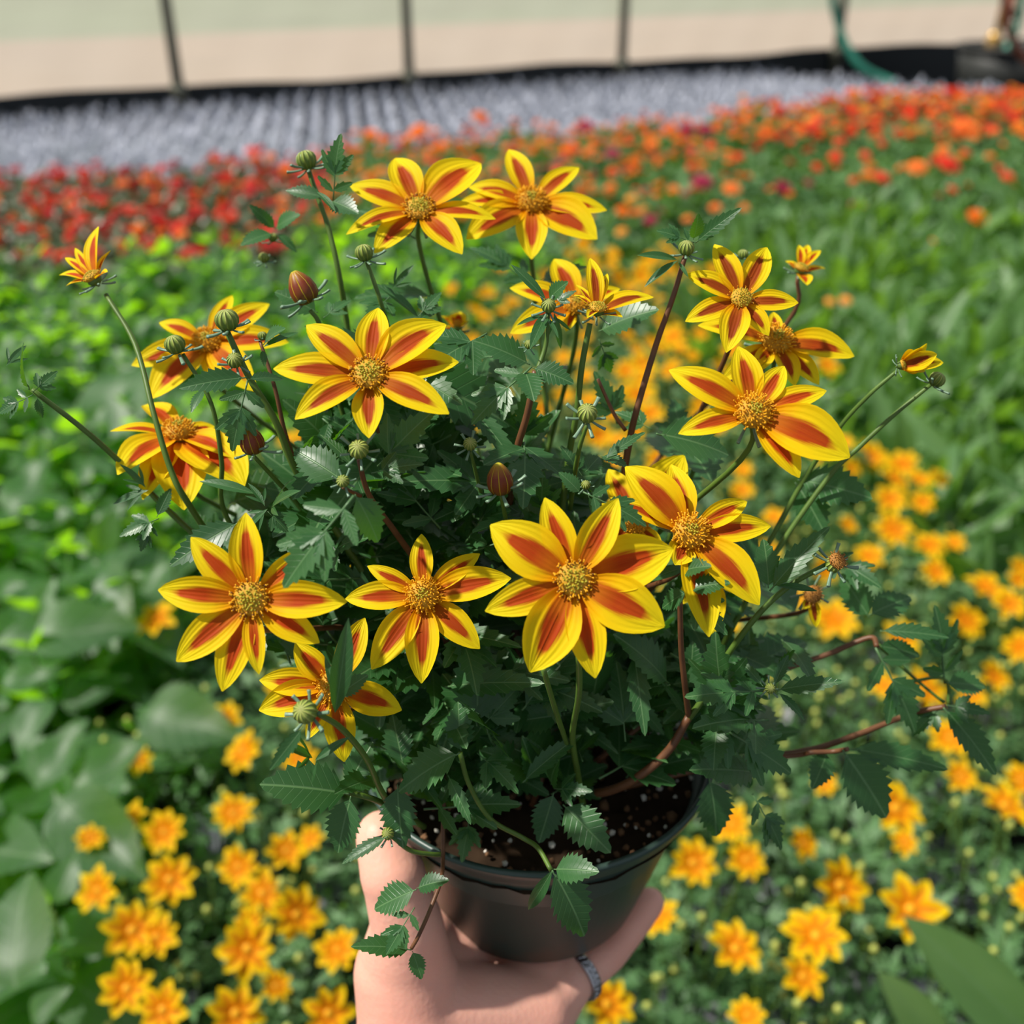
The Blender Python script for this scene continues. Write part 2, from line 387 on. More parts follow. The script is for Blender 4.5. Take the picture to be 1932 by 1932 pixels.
CALYX = mesh('calyx', lathe([(.12, -1.0), (.22, -.85), (.62, -.6), (.85, -.25), (.8, .05)], 12), [M['calyx']])
def bud_geo():
    prof = [(.22, -.95), (.62, -.80), (.92, -.35), (1, .1), (.88, .5), (.55, .8), (.2, .9), (.02, .9)]
    return lathe(prof, 48)
bg_ = bud_geo(); V = bg_[0]; an = np.arctan2(V[:, 1], V[:, 0]); k = 1 + .05 * np.sin(an * 12); V[:, 0] *= k; V[:, 1] *= k
BUD = mesh('bud', bg_, [M['bud']])
cg = lathe([(.30, -1.1), (.75, -.95), (1.0, -.5), (1.05, 0), (.92, .6), (.62, 1.15), (.34, 1.5), (.16, 1.62), (.02, 1.6)], 45)
V = cg[0]; an = np.arctan2(V[:, 1], V[:, 0]); k = 1 + .07 * np.abs(np.sin(an * 4.5)); V[:, 0] *= k; V[:, 1] *= k
CLOSED = mesh('closed_bud', cg, [M['closed']])

# ================================================================== THE SETTING
gm, nt, out = newmat('black ground cover'); tc = nt.nodes.new('ShaderNodeTexCoord')
c = mix(nt, noise(nt, 3, 5, tc.outputs['Object']), (.010, .012, .010), (.035, .032, .026))
p_ = nt.nodes.new('ShaderNodeBsdfPrincipled'); p_.inputs['Roughness'].default_value = .9; nt.links.new(c, p_.inputs[0]); nt.links.new(p_.outputs[0], out.inputs[0])
WA = PL(0, 181, .36); WB = PL(1700, 84, .36); wd = (WB - WA); wd.z = 0; wd.normalize(); wn = Vector((-wd.y, wd.x, 0))
def wp(s, z, off=0): q = WA + wd * s + wn * off; return Vector((q.x, q.y, z))
SL, SR = -4.0, 12.0
def quadmesh(name, pts, mat, nx=1):
    me = mesh(name, (np.array([tuple(p) for p in pts]), [tuple(range(len(pts)))], np.array([(0, 0), (1, 0), (1, 1), (0, 1)][:len(pts)]), None), [mat], False); return me
a_, b_ = wp(SL, 0, .05), wp(SR, 0, .05)
fl = ob('floor', quadmesh('floor', [(-9, -2, 0), (12, -2, 0), (b_.x, b_.y, 0), (a_.x, a_.y, 0)], gm)); tag(fl, kind='structure')
sand = simple('sandy ground outside', (.50, .40, .31), .9, .1, nscale=.5, var=.10)
grassm = simple('mown grass outside', (.30, .36, .24), .9, .1, nscale=.4, var=.2)
g1 = [wp(-30, -.02, .05), wp(60, -.02, .05), wp(60, -.02, 8.5), wp(-30, -.02, 8.5)]
tag(ob('ground', quadmesh('outside_sand', g1, sand)), kind='structure')
g2 = [wp(-80, -.02, 8.5), wp(120, -.02, 8.5), wp(120, -.02, 120), wp(-80, -.02, 120)]
tag(ob('lawn', quadmesh('outside_lawn', g2, grassm)), kind='structure')
# translucent film wall, slightly rippled
fm, nt, out = newmat('milky plastic film'); tc = nt.nodes.new('ShaderNodeTexCoord')
mp = nt.nodes.new('ShaderNodeMapping'); mp.inputs['Scale'].default_value = (.5, .5, 3.5); nt.links.new(tc.outputs['Object'], mp.inputs[0])
n = noise(nt, 1.2, 4, mp.outputs[0])
tr = nt.nodes.new('ShaderNodeBsdfTransparent'); tr.inputs[0].default_value = (.96, .95, .93, 1)
di = nt.nodes.new('ShaderNodeBsdfDiffuse'); di.inputs[0].default_value = (.70, .66, .60, 1)
tl = nt.nodes.new('ShaderNodeBsdfTranslucent'); tl.inputs[0].default_value = (.80, .76, .70, 1)
gl = nt.nodes.new('ShaderNodeBsdfGlossy'); gl.inputs['Roughness'].default_value = .35
m1 = nt.nodes.new('ShaderNodeMixShader'); m1.inputs[0].default_value = .55; nt.links.new(di.outputs[0], m1.inputs[1]); nt.links.new(tl.outputs[0], m1.inputs[2])
m2 = nt.nodes.new('ShaderNodeMixShader'); nt.links.new(mth(nt, 'MULTIPLY_ADD', n, .3, .38), m2.inputs[0]); nt.links.new(tr.outputs[0], m2.inputs[1]); nt.links.new(m1.outputs[0], m2.inputs[2])
nt.links.new(m2.outputs[0], out.inputs[0])
V, F = [], []; NX, NZ = 160, 12
for i in range(NX + 1):
    s = SL + (SR - SL) * i / NX
    for j in range(NZ + 1):
        z = .30 + 2.6 * j / NZ; V.append(tuple(wp(s, z, .03 + .012 * math.sin(s * 5 + j) + .008 * math.sin(s * 13 - j * 2))))
for i in range(NX):
    for j in range(NZ): k = i * (NZ + 1) + j; F.append((k, k + NZ + 1, k + NZ + 2, k + 1))
tag(ob('wall_back', mesh('film', (np.array(V), F, None, None), [fm])), kind='structure')
# black skirt board at the foot of the wall
V, F = [], []; sk = simple('black plastic skirt', (.008, .012, .014), .5)
for i in range(81):
    s = SL + (SR - SL) * i / 80; zt = .355 + .010 * math.sin(s * 2.1) + .006 * math.sin(s * 5.3)
    for z, o in ((0, 0), (zt, 0), (zt, .035), (0, .035)): V.append(tuple(wp(s, z, o - .04)))
for i in range(80):
    for j in range(3): k = i * 4 + j; F.append((k, k + 4, k + 5, k + 1))
tag(ob('baseboard_back', mesh('skirt', (np.array(V), F, None, None), [sk], False)), kind='structure')

# ------------------------------------------------------------------ wall posts
pm = simple('weathered grey green steel', (.19, .19, .14), .5, .4, .2, nscale=14, var=.25)
postx = [(325, 165, 'greenhouse post furthest to the left, against the film wall'), (747, 140, 'second greenhouse post from the left, above the silver seedlings'),
         (1152, 120, 'third greenhouse post from the left, above the orange flower bed'), (1541, 95, 'greenhouse post beside the green hose')]
for u, v, lab in postx:
    q = PL(u, v, .33); s = (q - WA).dot(wd); q = wp(s, 0, -.07)
    r = empty('greenhouse_post', q); tag(r, lab, 'post', 'greenhouse posts along the film wall')
    ob('post_shaft', mesh('post_shaft', join([tube([(0, 0, 0), (0, 0, 2.6)], .036, .036, 14, 0)]), [pm]), r, Matrix.Translation(q))
    c_ = lathe([(.042, .30), (.050, .30), (.050, .38), (.042, .38)], 14); ob('clamp', mesh('post_clamp', c_, [pm]), r, Matrix.Translation(q))
    ob('foot_plate', mesh('foot_plate', lathe([(.001, 0), (.10, 0), (.10, .012), (.001, .012)], 4), [pm], False), r, Matrix.Translation(q))
for s in (SL + .6, 9.9): pass

# ================================================================== HAND
import bmesh
def capsule_union(caps, name, mat, voxel=.0018, smooth=10):
    bm = bmesh.new()
    def ball(c, r):
        bmesh.ops.create_icosphere(bm, subdivisions=3, radius=r, matrix=Matrix.Translation(c))
    for a, ra, b, rb in caps:
        n = max(2, int((a - b).length / (min(ra, rb) * .22)))
        for i in range(n + 1): t = i / n; ball(a.lerp(b, t), ra + (rb - ra) * t)
    me = bpy.data.meshes.new(name); bm.to_mesh(me); bm.free(); me.materials.append(mat)
    me.polygons.foreach_set('use_smooth', [True] * len(me.polygons)); return me
POTC = P(1012, 1388, .45); PR, PH, PB = .0775, .088, .050     # rim centre, radius, height, foot radius
PZ = POTC.z - PH
print('POT', POTC, PZ)
hp = {k: P(*v[:3]) for k, v in dict(
    fore=(800, 2900, .36), wl=(790, 2090, .425), wr=(950, 2095, .435), hl=(775, 1905, .432), hr=(1005, 1915, .452), th0=(765, 1835, .430),
    th1=(768, 1745, .418), th2=(742, 1652, .412), th3=(722, 1580, .416), pk0=(1065, 1862, .462), pk1=(1148, 1800, .478), pk2=(1196, 1740, .490), pk3=(1226, 1702, .497)).items()}
def bz(x, y, dz): return Vector((POTC.x + x, POTC.y + y, PZ + dz))
hp.update(ix0=bz(-.040, .000, -.0165), md0=bz(-.018, .004, -.017), rg0=bz(.006, .000, -.0165),
          ix1=bz(-.050, .040, -.012), ix2=bz(-.046, .066, .004), ix3=bz(-.034, .076, .022),
          md1=bz(-.018, .046, -.014), md2=bz(-.010, .072, .002), md3=bz(-.004, .080, .024),
          rg1=bz(.020, .042, -.013), rg2=bz(.034, .062, .002), rg3=bz(.040, .066, .022))
H = hp
caps = [(H['fore'], .040, H['wl'], .027), (H['fore'], .040, H['wr'], .025), (H['wl'], .026, H['wr'], .024), (H['wl'], .026, H['hl'], .023), (H['wr'], .024, H['hr'], .018),
        (H['hl'], .022, H['hr'], .019), (H['wl'], .025, H['hr'], .019), (H['hl'], .023, H['th0'], .022), (H['th0'], .021, H['th1'], .0150), (H['th1'], .0150, H['th2'], .0128), (H['th2'], .0134, H['th3'], .0112),
        (H['hl'], .020, H['ix0'], .014), (H['hl'], .020, H['md0'], .014), (H['hr'], .018, H['md0'], .014), (H['hr'], .018, H['rg0'], .014), (H['hr'], .018, H['pk0'], .0115),
        (H['th0'], .018, H['ix0'], .013), (H['ix0'], .013, H['md0'], .014), (H['md0'], .014, H['rg0'], .013), (H['rg0'], .013, H['pk0'], .012),
        (H['ix0'], .0115, H['ix1'], .0100), (H['ix1'], .0100, H['ix2'], .0088), (H['ix2'], .0088, H['ix3'], .0075),
        (H['md0'], .0118, H['md1'], .0100), (H['md1'], .0100, H['md2'], .0088), (H['md2'], .0088, H['md3'], .0076),
        (H['rg0'], .0112, H['rg1'], .0098), (H['rg1'], .0098, H['rg2'], .0086), (H['rg2'], .0086, H['rg3'], .0074),
        (H['pk0'], .0105, H['pk1'], .0086), (H['pk1'], .0086, H['pk2'], .0082), (H['pk2'], .0082, H['pk3'], .0074)]
hand = ob('person', capsule_union(caps, 'hand', M['skin']))
rm = hand.modifiers.new('Remesh', 'REMESH'); rm.mode = 'VOXEL'; rm.voxel_size = .0019; rm.use_smooth_shade = True
sm = hand.modifiers.new('Smooth', 'SMOOTH'); sm.factor = .5; sm.iterations = 6
tag(hand, 'left hand, palm up, gripping the green pot from below, silver ring on one finger', 'person')
# ring
ra = (H['pk1'] - H['pk0']).normalized(); rc = H['pk0'].lerp(H['pk1'], .36)
rg = [tube([(math.cos(a) * .0106, math.sin(a) * .0106, z) for a in [2 * math.pi * i / 40 for i in range(41)]], .0011, .0011, 6, 0) for z in (-.0016, 0, .0016)]
for kk in range(26):
    a = 2 * math.pi * kk / 26; rg.append(tube([(math.cos(a) * .0113, math.sin(a) * .0113, -.0017), (math.cos(a + .16) * .0113, math.sin(a + .16) * .0113, .0017)], .0007, .0007, 5, 0))
ob('ring', mesh('ring', join(rg), [M['steel']]), hand, zframe(rc, ra))

# ================================================================== MAIN PLANT
root = empty('potted_bidens', (POTC.x, POTC.y, PZ))
tag(root, 'large potted bidens with yellow and red striped star flowers, held up in a hand', 'potted plant')
pw = Matrix.Translation((POTC.x, POTC.y, PZ))
prof = [(.001, .004), (PB - .006, .004), (PB - .002, 0), (PB, .002), (PR - .0062, PH - .0080), (PR - .0022, PH - .0068), (PR - .0004, PH - .0012), (PR, PH), (PR - .0010, PH + .0014), (PR - .0026, PH + .0006), (PR - .0035, PH - .002), (PR - .012, PH - .030), (PB - .004, .010), (.001, .009)]
ob('pot', mesh('pot', lathe(prof, 96), [M['pot']]), root, pw)
# soil
SZ = PH - .012; V, F = [(0, 0, SZ)], []; NR, NA = 22, 72
for i in range(1, NR + 1):
    for j in range(NA):
        r = (PR - .0065) * i / NR; a = 2 * math.pi * j / NA; V.append((r * math.cos(a), r * math.sin(a), SZ + random.uniform(-.0016, .0016) + .004 * math.cos(r / PR * 2) - .003))
for j in range(NA): F.append((0, 1 + j, 1 + (j + 1) % NA))
for i in range(NR - 1):
    for j in range(NA): k = (j + 1) % NA; F.append((1 + i * NA + j, 1 + (i + 1) * NA + j, 1 + (i + 1) * NA + k, 1 + i * NA + k))
ob('soil', mesh('soil', (np.array(V), F, None, None), [M['soil']]), root, pw)
def blob(r, seed):
    rr = random.Random(seed); bm = bmesh.new(); bmesh.ops.create_icosphere(bm, subdivisions=1, radius=r)
    for v in bm.verts: v.co *= rr.uniform(.7, 1.25)
    V = np.array([tuple(v.co) for v in bm.verts]); F = [tuple(x.index for x in f.verts) for f in bm.faces]; bm.free(); return (V, F, None, None)
gs, gc = [], []
for i in range(420):
    a = random.uniform(0, 2 * math.pi); r = (PR - .009) * math.sqrt(random.random()); z = SZ + .0012
    (gs if i % 3 else gc).append(xf(blob(random.choice([.0008, .0011, .0014, .0028 if i % 5 == 0 else .0016]), i), Matrix.Translation((r * math.cos(a), r * math.sin(a), z))))
tag(ob('perlite', mesh('perlite', join(gs[:150]), [M['perlite']]), root, pw), kind='stuff')
tag(ob('bark_chips', mesh('chips', join(gc + gs[150:]), [M['chip']]), root, pw), kind='stuff')
SOIL = Vector((POTC.x, POTC.y, PZ + SZ))

# ---- flowers: centre u, v, depth, facing, disc kind, disc px radius, stripe_dark, tips[(u, v, width factor)]
FL = [
 (472, 1130, .315, (0, .10, 1), 'ring', 36, .12, [(297, 1113), (357, 1013), (463, 967, 1.02), (597, 1028, .8), (655, 1135), (601, 1213, 1.05), (488, 1272, .8), (416, 1305, .95), (332, 1248)]),
 (798, 1122, .345, (0, .25, 1), 'full', 33, .35, [(651, 1130), (692, 1066, .8), (795, 1007, 1.0), (905, 1043, .85), (964, 1090), (905, 1223, 1.05), (795, 1289, 1.0), (700, 1262)]),
 (1083, 1093, .315, (0, .10, 1), 'ring', 36, .18, [(925, 990), (1028, 938), (1166, 940), (1272, 1035), (1254, 1182), (1124, 1280), (1000, 1268), (915, 1153)]),
 (695, 703, .325, (0, .42, 1), 'ring', 34, .42, [(578, 613), (712, 575, 1.1), (841, 610, .9), (865, 678), (847, 780, .95), (695, 823, 1.25), (556, 790), (514, 692, .95)]),
 (790, 390, .395, (0, .5, 1), 'ring', 29, .30, [(660, 350, 1.05), (745, 293, 1.15), (907, 308, 1.05), (935, 407, .75), (872, 479, 1.15), (706, 472, 1.1), (653, 440, .7)]),
 (1003, 377, .42, (0, .4, 1), 'full', 28, .35, [(884, 353, .9), (866, 378, .8), (960, 281, .95), (1093, 312, .95), (1145, 396, .6), (1127, 447, 1.05), (1003, 489, 1.15), (880, 447, .9)]),
 (1399, 561, .36, (0, .3, 1), 'young', 22, .95, [(1348, 460), (1449, 462, 1.05), (1294, 517), (1508, 568), (1293, 606), (1452, 630, 1.2), (1370, 665, 1.2)]),
 (1465, 640, .385, (.1, .45, 1), 'full', 32, .55, [(1613, 670, 1.15), (1462, 585, 1.0), (1318, 612, .9), (1548, 722, 1.1), (1500, 728, 1.2), (1363, 715, .8), (1420, 705, 1.1)]),
 (1423, 776, .325, (0, .3, 1), 'full', 36, .28, [(1262, 698, .95), (1395, 650, 1.2), (1480, 690, 1.1), (1562, 733, .85), (1604, 862, 1.0), (1511, 898, 1.1), (1280, 818, .9)]),
 (1302, 1003, .335, (.1, .35, 1), 'full', 36, .45, [(1180, 880, 1.25), (1268, 873, 1.1), (1410, 945, .9), (1457, 990, .9), (1434, 1140, .85), (1275, 1064, 1.6), (1152, 938, .6), (1340, 1200, .7)]),
 (1200, 985, .37, (0, .4, 1), 'full', 26, .45, [(1148, 885, 1.1), (1292, 856, .9), (1148, 1020, 1.0), (1250, 1030, .9), (1135, 950, .8)]),
 (1335, 1070, .385, (0, .1, 1), 'spent', 22, .6, [(1345, 1198, 1.1), (1282, 1140, 1.1), (1395, 1120, .9)]),
 (630, 1295, .345, (.1, .2, 1), 'full', 33, .15, [(556, 1214, 1.3), (688, 1165, 1.0), (489, 1283, 1.0), (487, 1340, 1.2), (758, 1340, 1.2), (649, 1438, 1.1), (578, 1395, .9)]),
 (337, 812, .396, (.1, .9, .65), 'full', 31, .12, [(272, 762, 1.1), (207, 808, .8), (221, 893, 1.0), (268, 935, .7), (347, 962, 1.1), (460, 908, 1.2), (442, 862, 1.1), (405, 800, 1.2)]),
 (390, 642, .41, (0, .5, 1), 'full', 27, .15, [(300, 608, .9), (246, 686, .7), (284, 751, 1.0), (405, 716, 1.1), (482, 738, .8), (543, 642, .7), (508, 573, 1.0), (437, 554, .8)]),
 (1128, 578, .355, (.1, .8, .7), 'young', 18, .95, [(1233, 560, 1.0), (1115, 480, .75), (1146, 515, .5), (1088, 530, .5), (1083, 556, .5), (1176, 592, .9), (1108, 600, .6)]),
 (1088, 572, .40, (0, .4, 1), 'full', 24, .2, [(1046, 488, 1.35), (962, 540, .9), (963, 627, 1.0), (1068, 622, .8), (1170, 545, .9)]),
 (172, 520, .38, (-.45, .75, .55), 'young', 19, .0, [(184, 426, .75), (137, 462, .5), (122, 485, .5), (107, 512, .5), (124, 538, .6), (205, 467, .7), (202, 512, .8)]),
 (1512, 503, .42, (.2, .8, .6), 'young', 15, .1, [(1508, 462, .7), (1527, 456, .7), (1548, 472, .7), (1560, 500, .7), (1482, 492, .7), (1525, 533, 1.1)]),
 (1704, 688, .365, (.9, .25, .35), 'young', 11, .9, [(1780, 684, .9), (1756, 646, 1.0), (1768, 668, 1.0), (1752, 698, 1.2), (1742, 658, 1.2), (1764, 680, 1.2), (1735, 676, 1.5)]),
 (862, 612, .44, (0, 1, .25), 'full', 13, .0, [(832, 596, 1.4), (850, 588, 1.5), (868, 588, 1.5), (884, 600, 1.4), (838, 618, 1.2), (880, 622, 1.2)]),
 (1534, 1122, .40, (0, -.1, 1), 'spent', 19, 1.0, [(1540, 1184, .8), (1518, 1150, .6)]),
]
FPOS = []
for fi, (u, v, t, nn, kind, rpx, dark, tips) in enumerate(FL):
    C0 = P(u, v, t); N = camv(*nn); rd = rpx * t / FPX
    fo = empty('flower', C0, root); FPOS.append((C0, N, u, v, t, max(math.hypot(a[0] - u, a[1] - v) for a in tips)))
    narrow = len(tips) > 0 and max(math.hypot(a[0] - u, a[1] - v) for a in tips) < 110
    order = list(range(len(tips))); random.Random(fi).shuffle(order)
    for oi_, ti in enumerate(order):
        tp = tips[ti]; wf = tp[2] if len(tp) > 2 else 1.0
        d = FW + RT * ((tp[0] - 966) / FPX) + UP * ((966 - tp[1]) / FPX)
        den = d.dot(N); k = (C0 - EYE).dot(N) / den if abs(den) > .15 else t
        cl_ = .007 if (nn[1] > .7 and kind == 'young') else .022; k = min(max(k, t - cl_), t + cl_); T = EYE + d * k
        T = T + (EYE - T).normalized() * (-.002 * (oi_ % 2))
        ax = (T - C0); pl_ = ax - N * ax.dot(N)
        B = C0 + ax.normalized() * rd * .5 - N * (.0014 + .0010 * (ti % 2) + .0004 * (oi_ % 2)); T = T - N * .0012 * (ti % 2)
        L = (T - B).length
        W_ = .21 * wf * max(L, .014)
        if L > .028: W_ = .284 * wf * (.55 * L + .45 * .029)
        me = mesh('petal', petal_geo(B - C0, T - C0, N, W_, arch=random.uniform(.05, .10), cup=random.uniform(.12, .34), twist=random.uniform(-.10, .10), curl=random.uniform(0, .03)), [M['petal']])
        po = ob('petal', me, fo, Matrix.Translation(C0)); po['stripe_dark'] = float(min(1, max(0, dark + random.uniform(-.1, .12))))
    ob('disc', DISC[kind], fo, zframe(C0 - N * rd * .1, N, rd, random.uniform(0, 6)))
    ob('calyx', CALYX, fo, zframe(C0 - N * rd * .35, N, rd * .9))
    for kk in range(8):
        a = kk * math.pi / 4 + .3; q = zframe(C0 - N * rd * .75, N); dr = (q.to_3x3() @ Vector((math.cos(a), math.sin(a), random.uniform(-.5, .1))))
        ob('bract', BRACT, fo, frame(C0 - N * rd * .9 + dr * rd * .5, dr, N, rd * (1.1 if not narrow else 1.5)))

# ---- buds: u, v, r px, depth, facing, closed?
BU = [(578, 302, 19, .39, (-.3, 1, .3), 0), (687, 477, 17, .37, (-.2, 1, .4), 0), (572, 548, 24, .37, (-.5, 1, .3), 1), (428, 604, 22, .345, (-.1, 1, .6), 0), (330, 650, 19, .35, (-.2, .9, .6), 0),
      (443, 680, 15, .34, (0, .5, 1), 0), (495, 634, 9, .36, (0, 1, .5), 0), (475, 834, 21, .345, (-.2, 1, .6), 1), (677, 848, 19, .325, (0, .35, 1), 0), (647, 908, 12.5, .32, (0, .2, 1), 0),
      (887, 838, 13, .35, (0, .4, 1), 0), (943, 908, 23, .34, (-.1, 1, .5), 1), (1108, 780, 19, .335, (0, .6, 1), 0), (1035, 577, 14, .35, (0, .5, 1), 0), (1295, 468, 15, .36, (0, .8, .7), 0),
      (1768, 716, 15, .37, (.5, .8, .5), 0), (576, 1343, 23, .31, (-.3, .4, 1), 0), (732, 1573, 12, .36, (-.2, .3, 1), 0), (1453, 1299, 10, .36, (0, .2, 1), 0), (515, 448, 9, .42, (0, 1, .5), 0),
      (498, 486, 10, .42, (0, .8, .6), 0), (998, 650, 9, .35, (0, .5, 1), 0), (1402, 480, 10, .40, (0, 1, .5), 0), (1580, 1058, 20, .345, (.2, .5, 1), 2), (1302, 1063, 7, .335, (0, .6, 1), 0), (1105, 915, 9, .345, (0, .6, 1), 0)]
BPOS = []
for bi, (u, v, rp, t, nn, cl) in enumerate(BU):
    C0 = P(u, v, t); N = camv(*nn); r = rp * t / FPX
    bo = empty('bud', C0, root); BPOS.append((C0, N, r))
    if cl == 1: ob('closed_petals', CLOSED, bo, zframe(C0, N, r, bi))
    elif cl == 0: ob('bud_head', BUD, bo, zframe(C0, N, r, bi))
    else: ob('seed_head', DISC['spent'], bo, zframe(C0, N, r * .9, bi)); ob('bud_head', BUD, bo, zframe(C0 - N * r * .9, N, r * .8, bi))
    nb = 8 if rp > 9.5 else 6
    for kk in range(nb):
        a = kk * 2 * math.pi / nb + bi; q = zframe(C0, N); dr = q.to_3x3() @ Vector((math.cos(a), math.sin(a), random.uniform(-.45, .30)))
        ob('bract', BRACT, bo, frame(C0 - N * r * .75 + dr * r * .55, dr, N * 1.0, r * random.uniform(1.35, 1.95), 1.25))

# ---- stems
def stem(pts, r0, r1, red=False, name='stem'):
    o = pts[0]; me = mesh(name, tube([p - o for p in pts], r0, r1, 8, 6), [M['stem_red' if red else 'stem_green']])
    return ob(name, me, root, Matrix.Translation(o))
nodes = []
SP = [([(200, 556, .382), (255, 650, .375), (290, 780, .366), (320, 880, .366), (352, 945, .37), (430, 1050, .39), (640, 1260, .41)], .00085, .0013, 0),
      ([(60, 735, .36), (160, 812, .37), (235, 880, .38), (330, 975, .39), (480, 1110, .40), (700, 1300, .42)], .0009, .0013, 0),
      ([(345, 668, .352), (398, 760, .355), (418, 870, .365), (425, 970, .38), (520, 1120, .40)], .0007, .0011, 0),
      ([(428, 625, .347), (470, 712, .35), (520, 795, .355), (562, 895, .365), (640, 1010, .38), (760, 1200, .40)], .0011, .0015, 0),
      ([(490, 642, .362), (518, 730, .362), (545, 840, .37), (600, 960, .385)], .0006, .0010, 1),
      ([(582, 322, .392), (618, 425, .392), (640, 520, .395), (660, 640, .41), (700, 850, .42)], .0009, .0012, 0),
      ([(692, 495, .372), (715, 560, .372), (740, 650, .385), (770, 800, .40)], .0007, .0010, 0),
      ([(585, 585, .372), (605, 620, .375), (640, 760, .39), (720, 980, .41)], .0008, .0011, 0),
      ([(1293, 482, .363), (1270, 560, .366), (1238, 650, .37), (1205, 760, .372), (1188, 830, .378), (1165, 960, .39), (1120, 1150, .41)], .0009, .0015, 1),
      ([(1113, 610, .358), (1098, 690, .362), (1088, 780, .37), (1072, 870, .38), (1050, 1050, .40)], .0010, .0013, 0),
      ([(1128, 715, .37), (1158, 780, .375), (1180, 812, .378)], .0006, .0008, 1),
      ([(1010, 700, .352), (995, 780, .358), (968, 885, .37), (960, 1050, .39), (985, 1300, .42)], .0011, .0016, 1),
      ([(677, 868, .33), (697, 935, .34), (750, 1010, .36), (800, 1090, .38), (860, 1260, .41)], .0008, .0015, 1),
      ([(647, 920, .325), (680, 936, .335)], .0005, .0007, 1),
      ([(887, 850, .352), (900, 900, .36), (930, 1020, .39)], .0005, .0009, 0),
      ([(945, 935, .345), (955, 985, .355), (975, 1100, .385)], .0006, .001, 0),
      ([(1108, 800, .34), (1090, 860, .35), (1075, 960, .38)], .0006, .001, 0),
      ([(1035, 590, .353), (1030, 650, .356), (1012, 705, .356)], .0006, .001, 0),
      ([(1692, 700, .37), (1640, 745, .375), (1585, 805, .385), (1520, 900, .40), (1420, 1080, .41)], .0007, .0011, 0),
      ([(1757, 725, .375), (1690, 780, .38), (1625, 840, .385), (1560, 905, .39), (1440, 1080, .40), (1330, 1280, .42)], .0008, .0012, 0),
      ([(1560, 1065, .35), (1490, 1105, .355), (1430, 1160, .36), (1370, 1240, .37), (1325, 1320, .375), (1300, 1355, .38)], .0009, .0013, 0),
      ([(1283, 1130, .345), (1285, 1220, .355), (1292, 1290, .365), (1300, 1352, .38)], .0009, .0012, 1),
      ([(1300, 1352, .38), (1262, 1415, .385), (1205, 1465, .39), (1150, 1492, .40), (1090, 1500, .415)], .0016, .0018, 1),
      ([(1655, 1220, .411), (1640, 1203, .416), (1560, 1235, .42), (1470, 1265, .42), (1380, 1290, .42), (1250, 1340, .42), (1120, 1440, .43)], .0011, .0014, 1),
      ([(1783, 1333, .411), (1745, 1340, .415), (1710, 1350, .42), (1620, 1385, .42), (1540, 1412, .42), (1440, 1430, .42), (1280, 1460, .42), (1120, 1500, .43)], .0011, .0014, 1),
      ([(1600, 1413, .405), (1570, 1418, .41), (1530, 1420, .41), (1500, 1425, .415), (1350, 1440, .42)], .0009, .0012, 1),
      ([(1025, 1262, .33), (1045, 1330, .35), (1065, 1390, .37), (1075, 1415, .38)], .0009, .0010, 0),
      ([(1092, 1230, .32), (1092, 1310, .34), (1080, 1390, .37), (1090, 1460, .39), (1100, 1520, .41)], .0010, .0013, 0),
      ([(598, 1345, .315), (645, 1375, .325), (690, 1430, .34), (718, 1490, .36), (760, 1560, .385)], .0009, .0013, 0),
      ([(868, 1420, .355), (885, 1480, .362), (925, 1545, .37), (985, 1580, .375), (1015, 1600, .37), (1040, 1642, .362)], .0009, .0009, 0),
      ([(742, 1580, .365), (775, 1605, .37), (815, 1612, .375), (832, 1612, .378)], .0008, .0010, 0),
      ([(838, 1500, .38), (836, 1560, .378), (836, 1615, .374), (832, 1660, .366), (812, 1715, .36), (790, 1765, .36), (776, 1790, .36)], .0008, .0007, 1),
      ([(600, 1455, .36), (655, 1492, .365), (715, 1512, .37), (800, 1560, .40)], .0009, .0012, 0),
      ([(478, 860, .35), (520, 905, .36), (560, 950, .37), (640, 1060, .39)], .0007, .001, 0),
      ([(1700, 1290, .42), (1780, 1280, .42), (1790, 1330, .42)], .0007, .0007, 0),
      ([(1655, 1215, .42), (1720, 1275, .42), (1780, 1325, .42)], .0008, .0006, 0)]
for pts, r0, r1, red in SP: stem([P(*p) for p in pts], r0, r1, red)
FS = []
for i, (C0, N, u, v, t, ext) in enumerate(FPOS):
    if i in (15, 17, 19): continue      # carried by a stem above
    a = C0 - N * .004; b = C0 - N * .014 + Vector((0, 0, -.012)); tgt = SOIL + Vector((random.uniform(-.03, .03), random.uniform(-.03, .03), 0))
    m1_ = b.lerp(tgt, .35) + Vector((0, .028, -.004)); m2_ = b.lerp(tgt, .72) + Vector((0, .022, -.01))
    pts = [a, b, m1_, m2_, tgt]; stem(pts, .0008, .0015, i % 3 == 0); FS.append(spline(pts, 8))

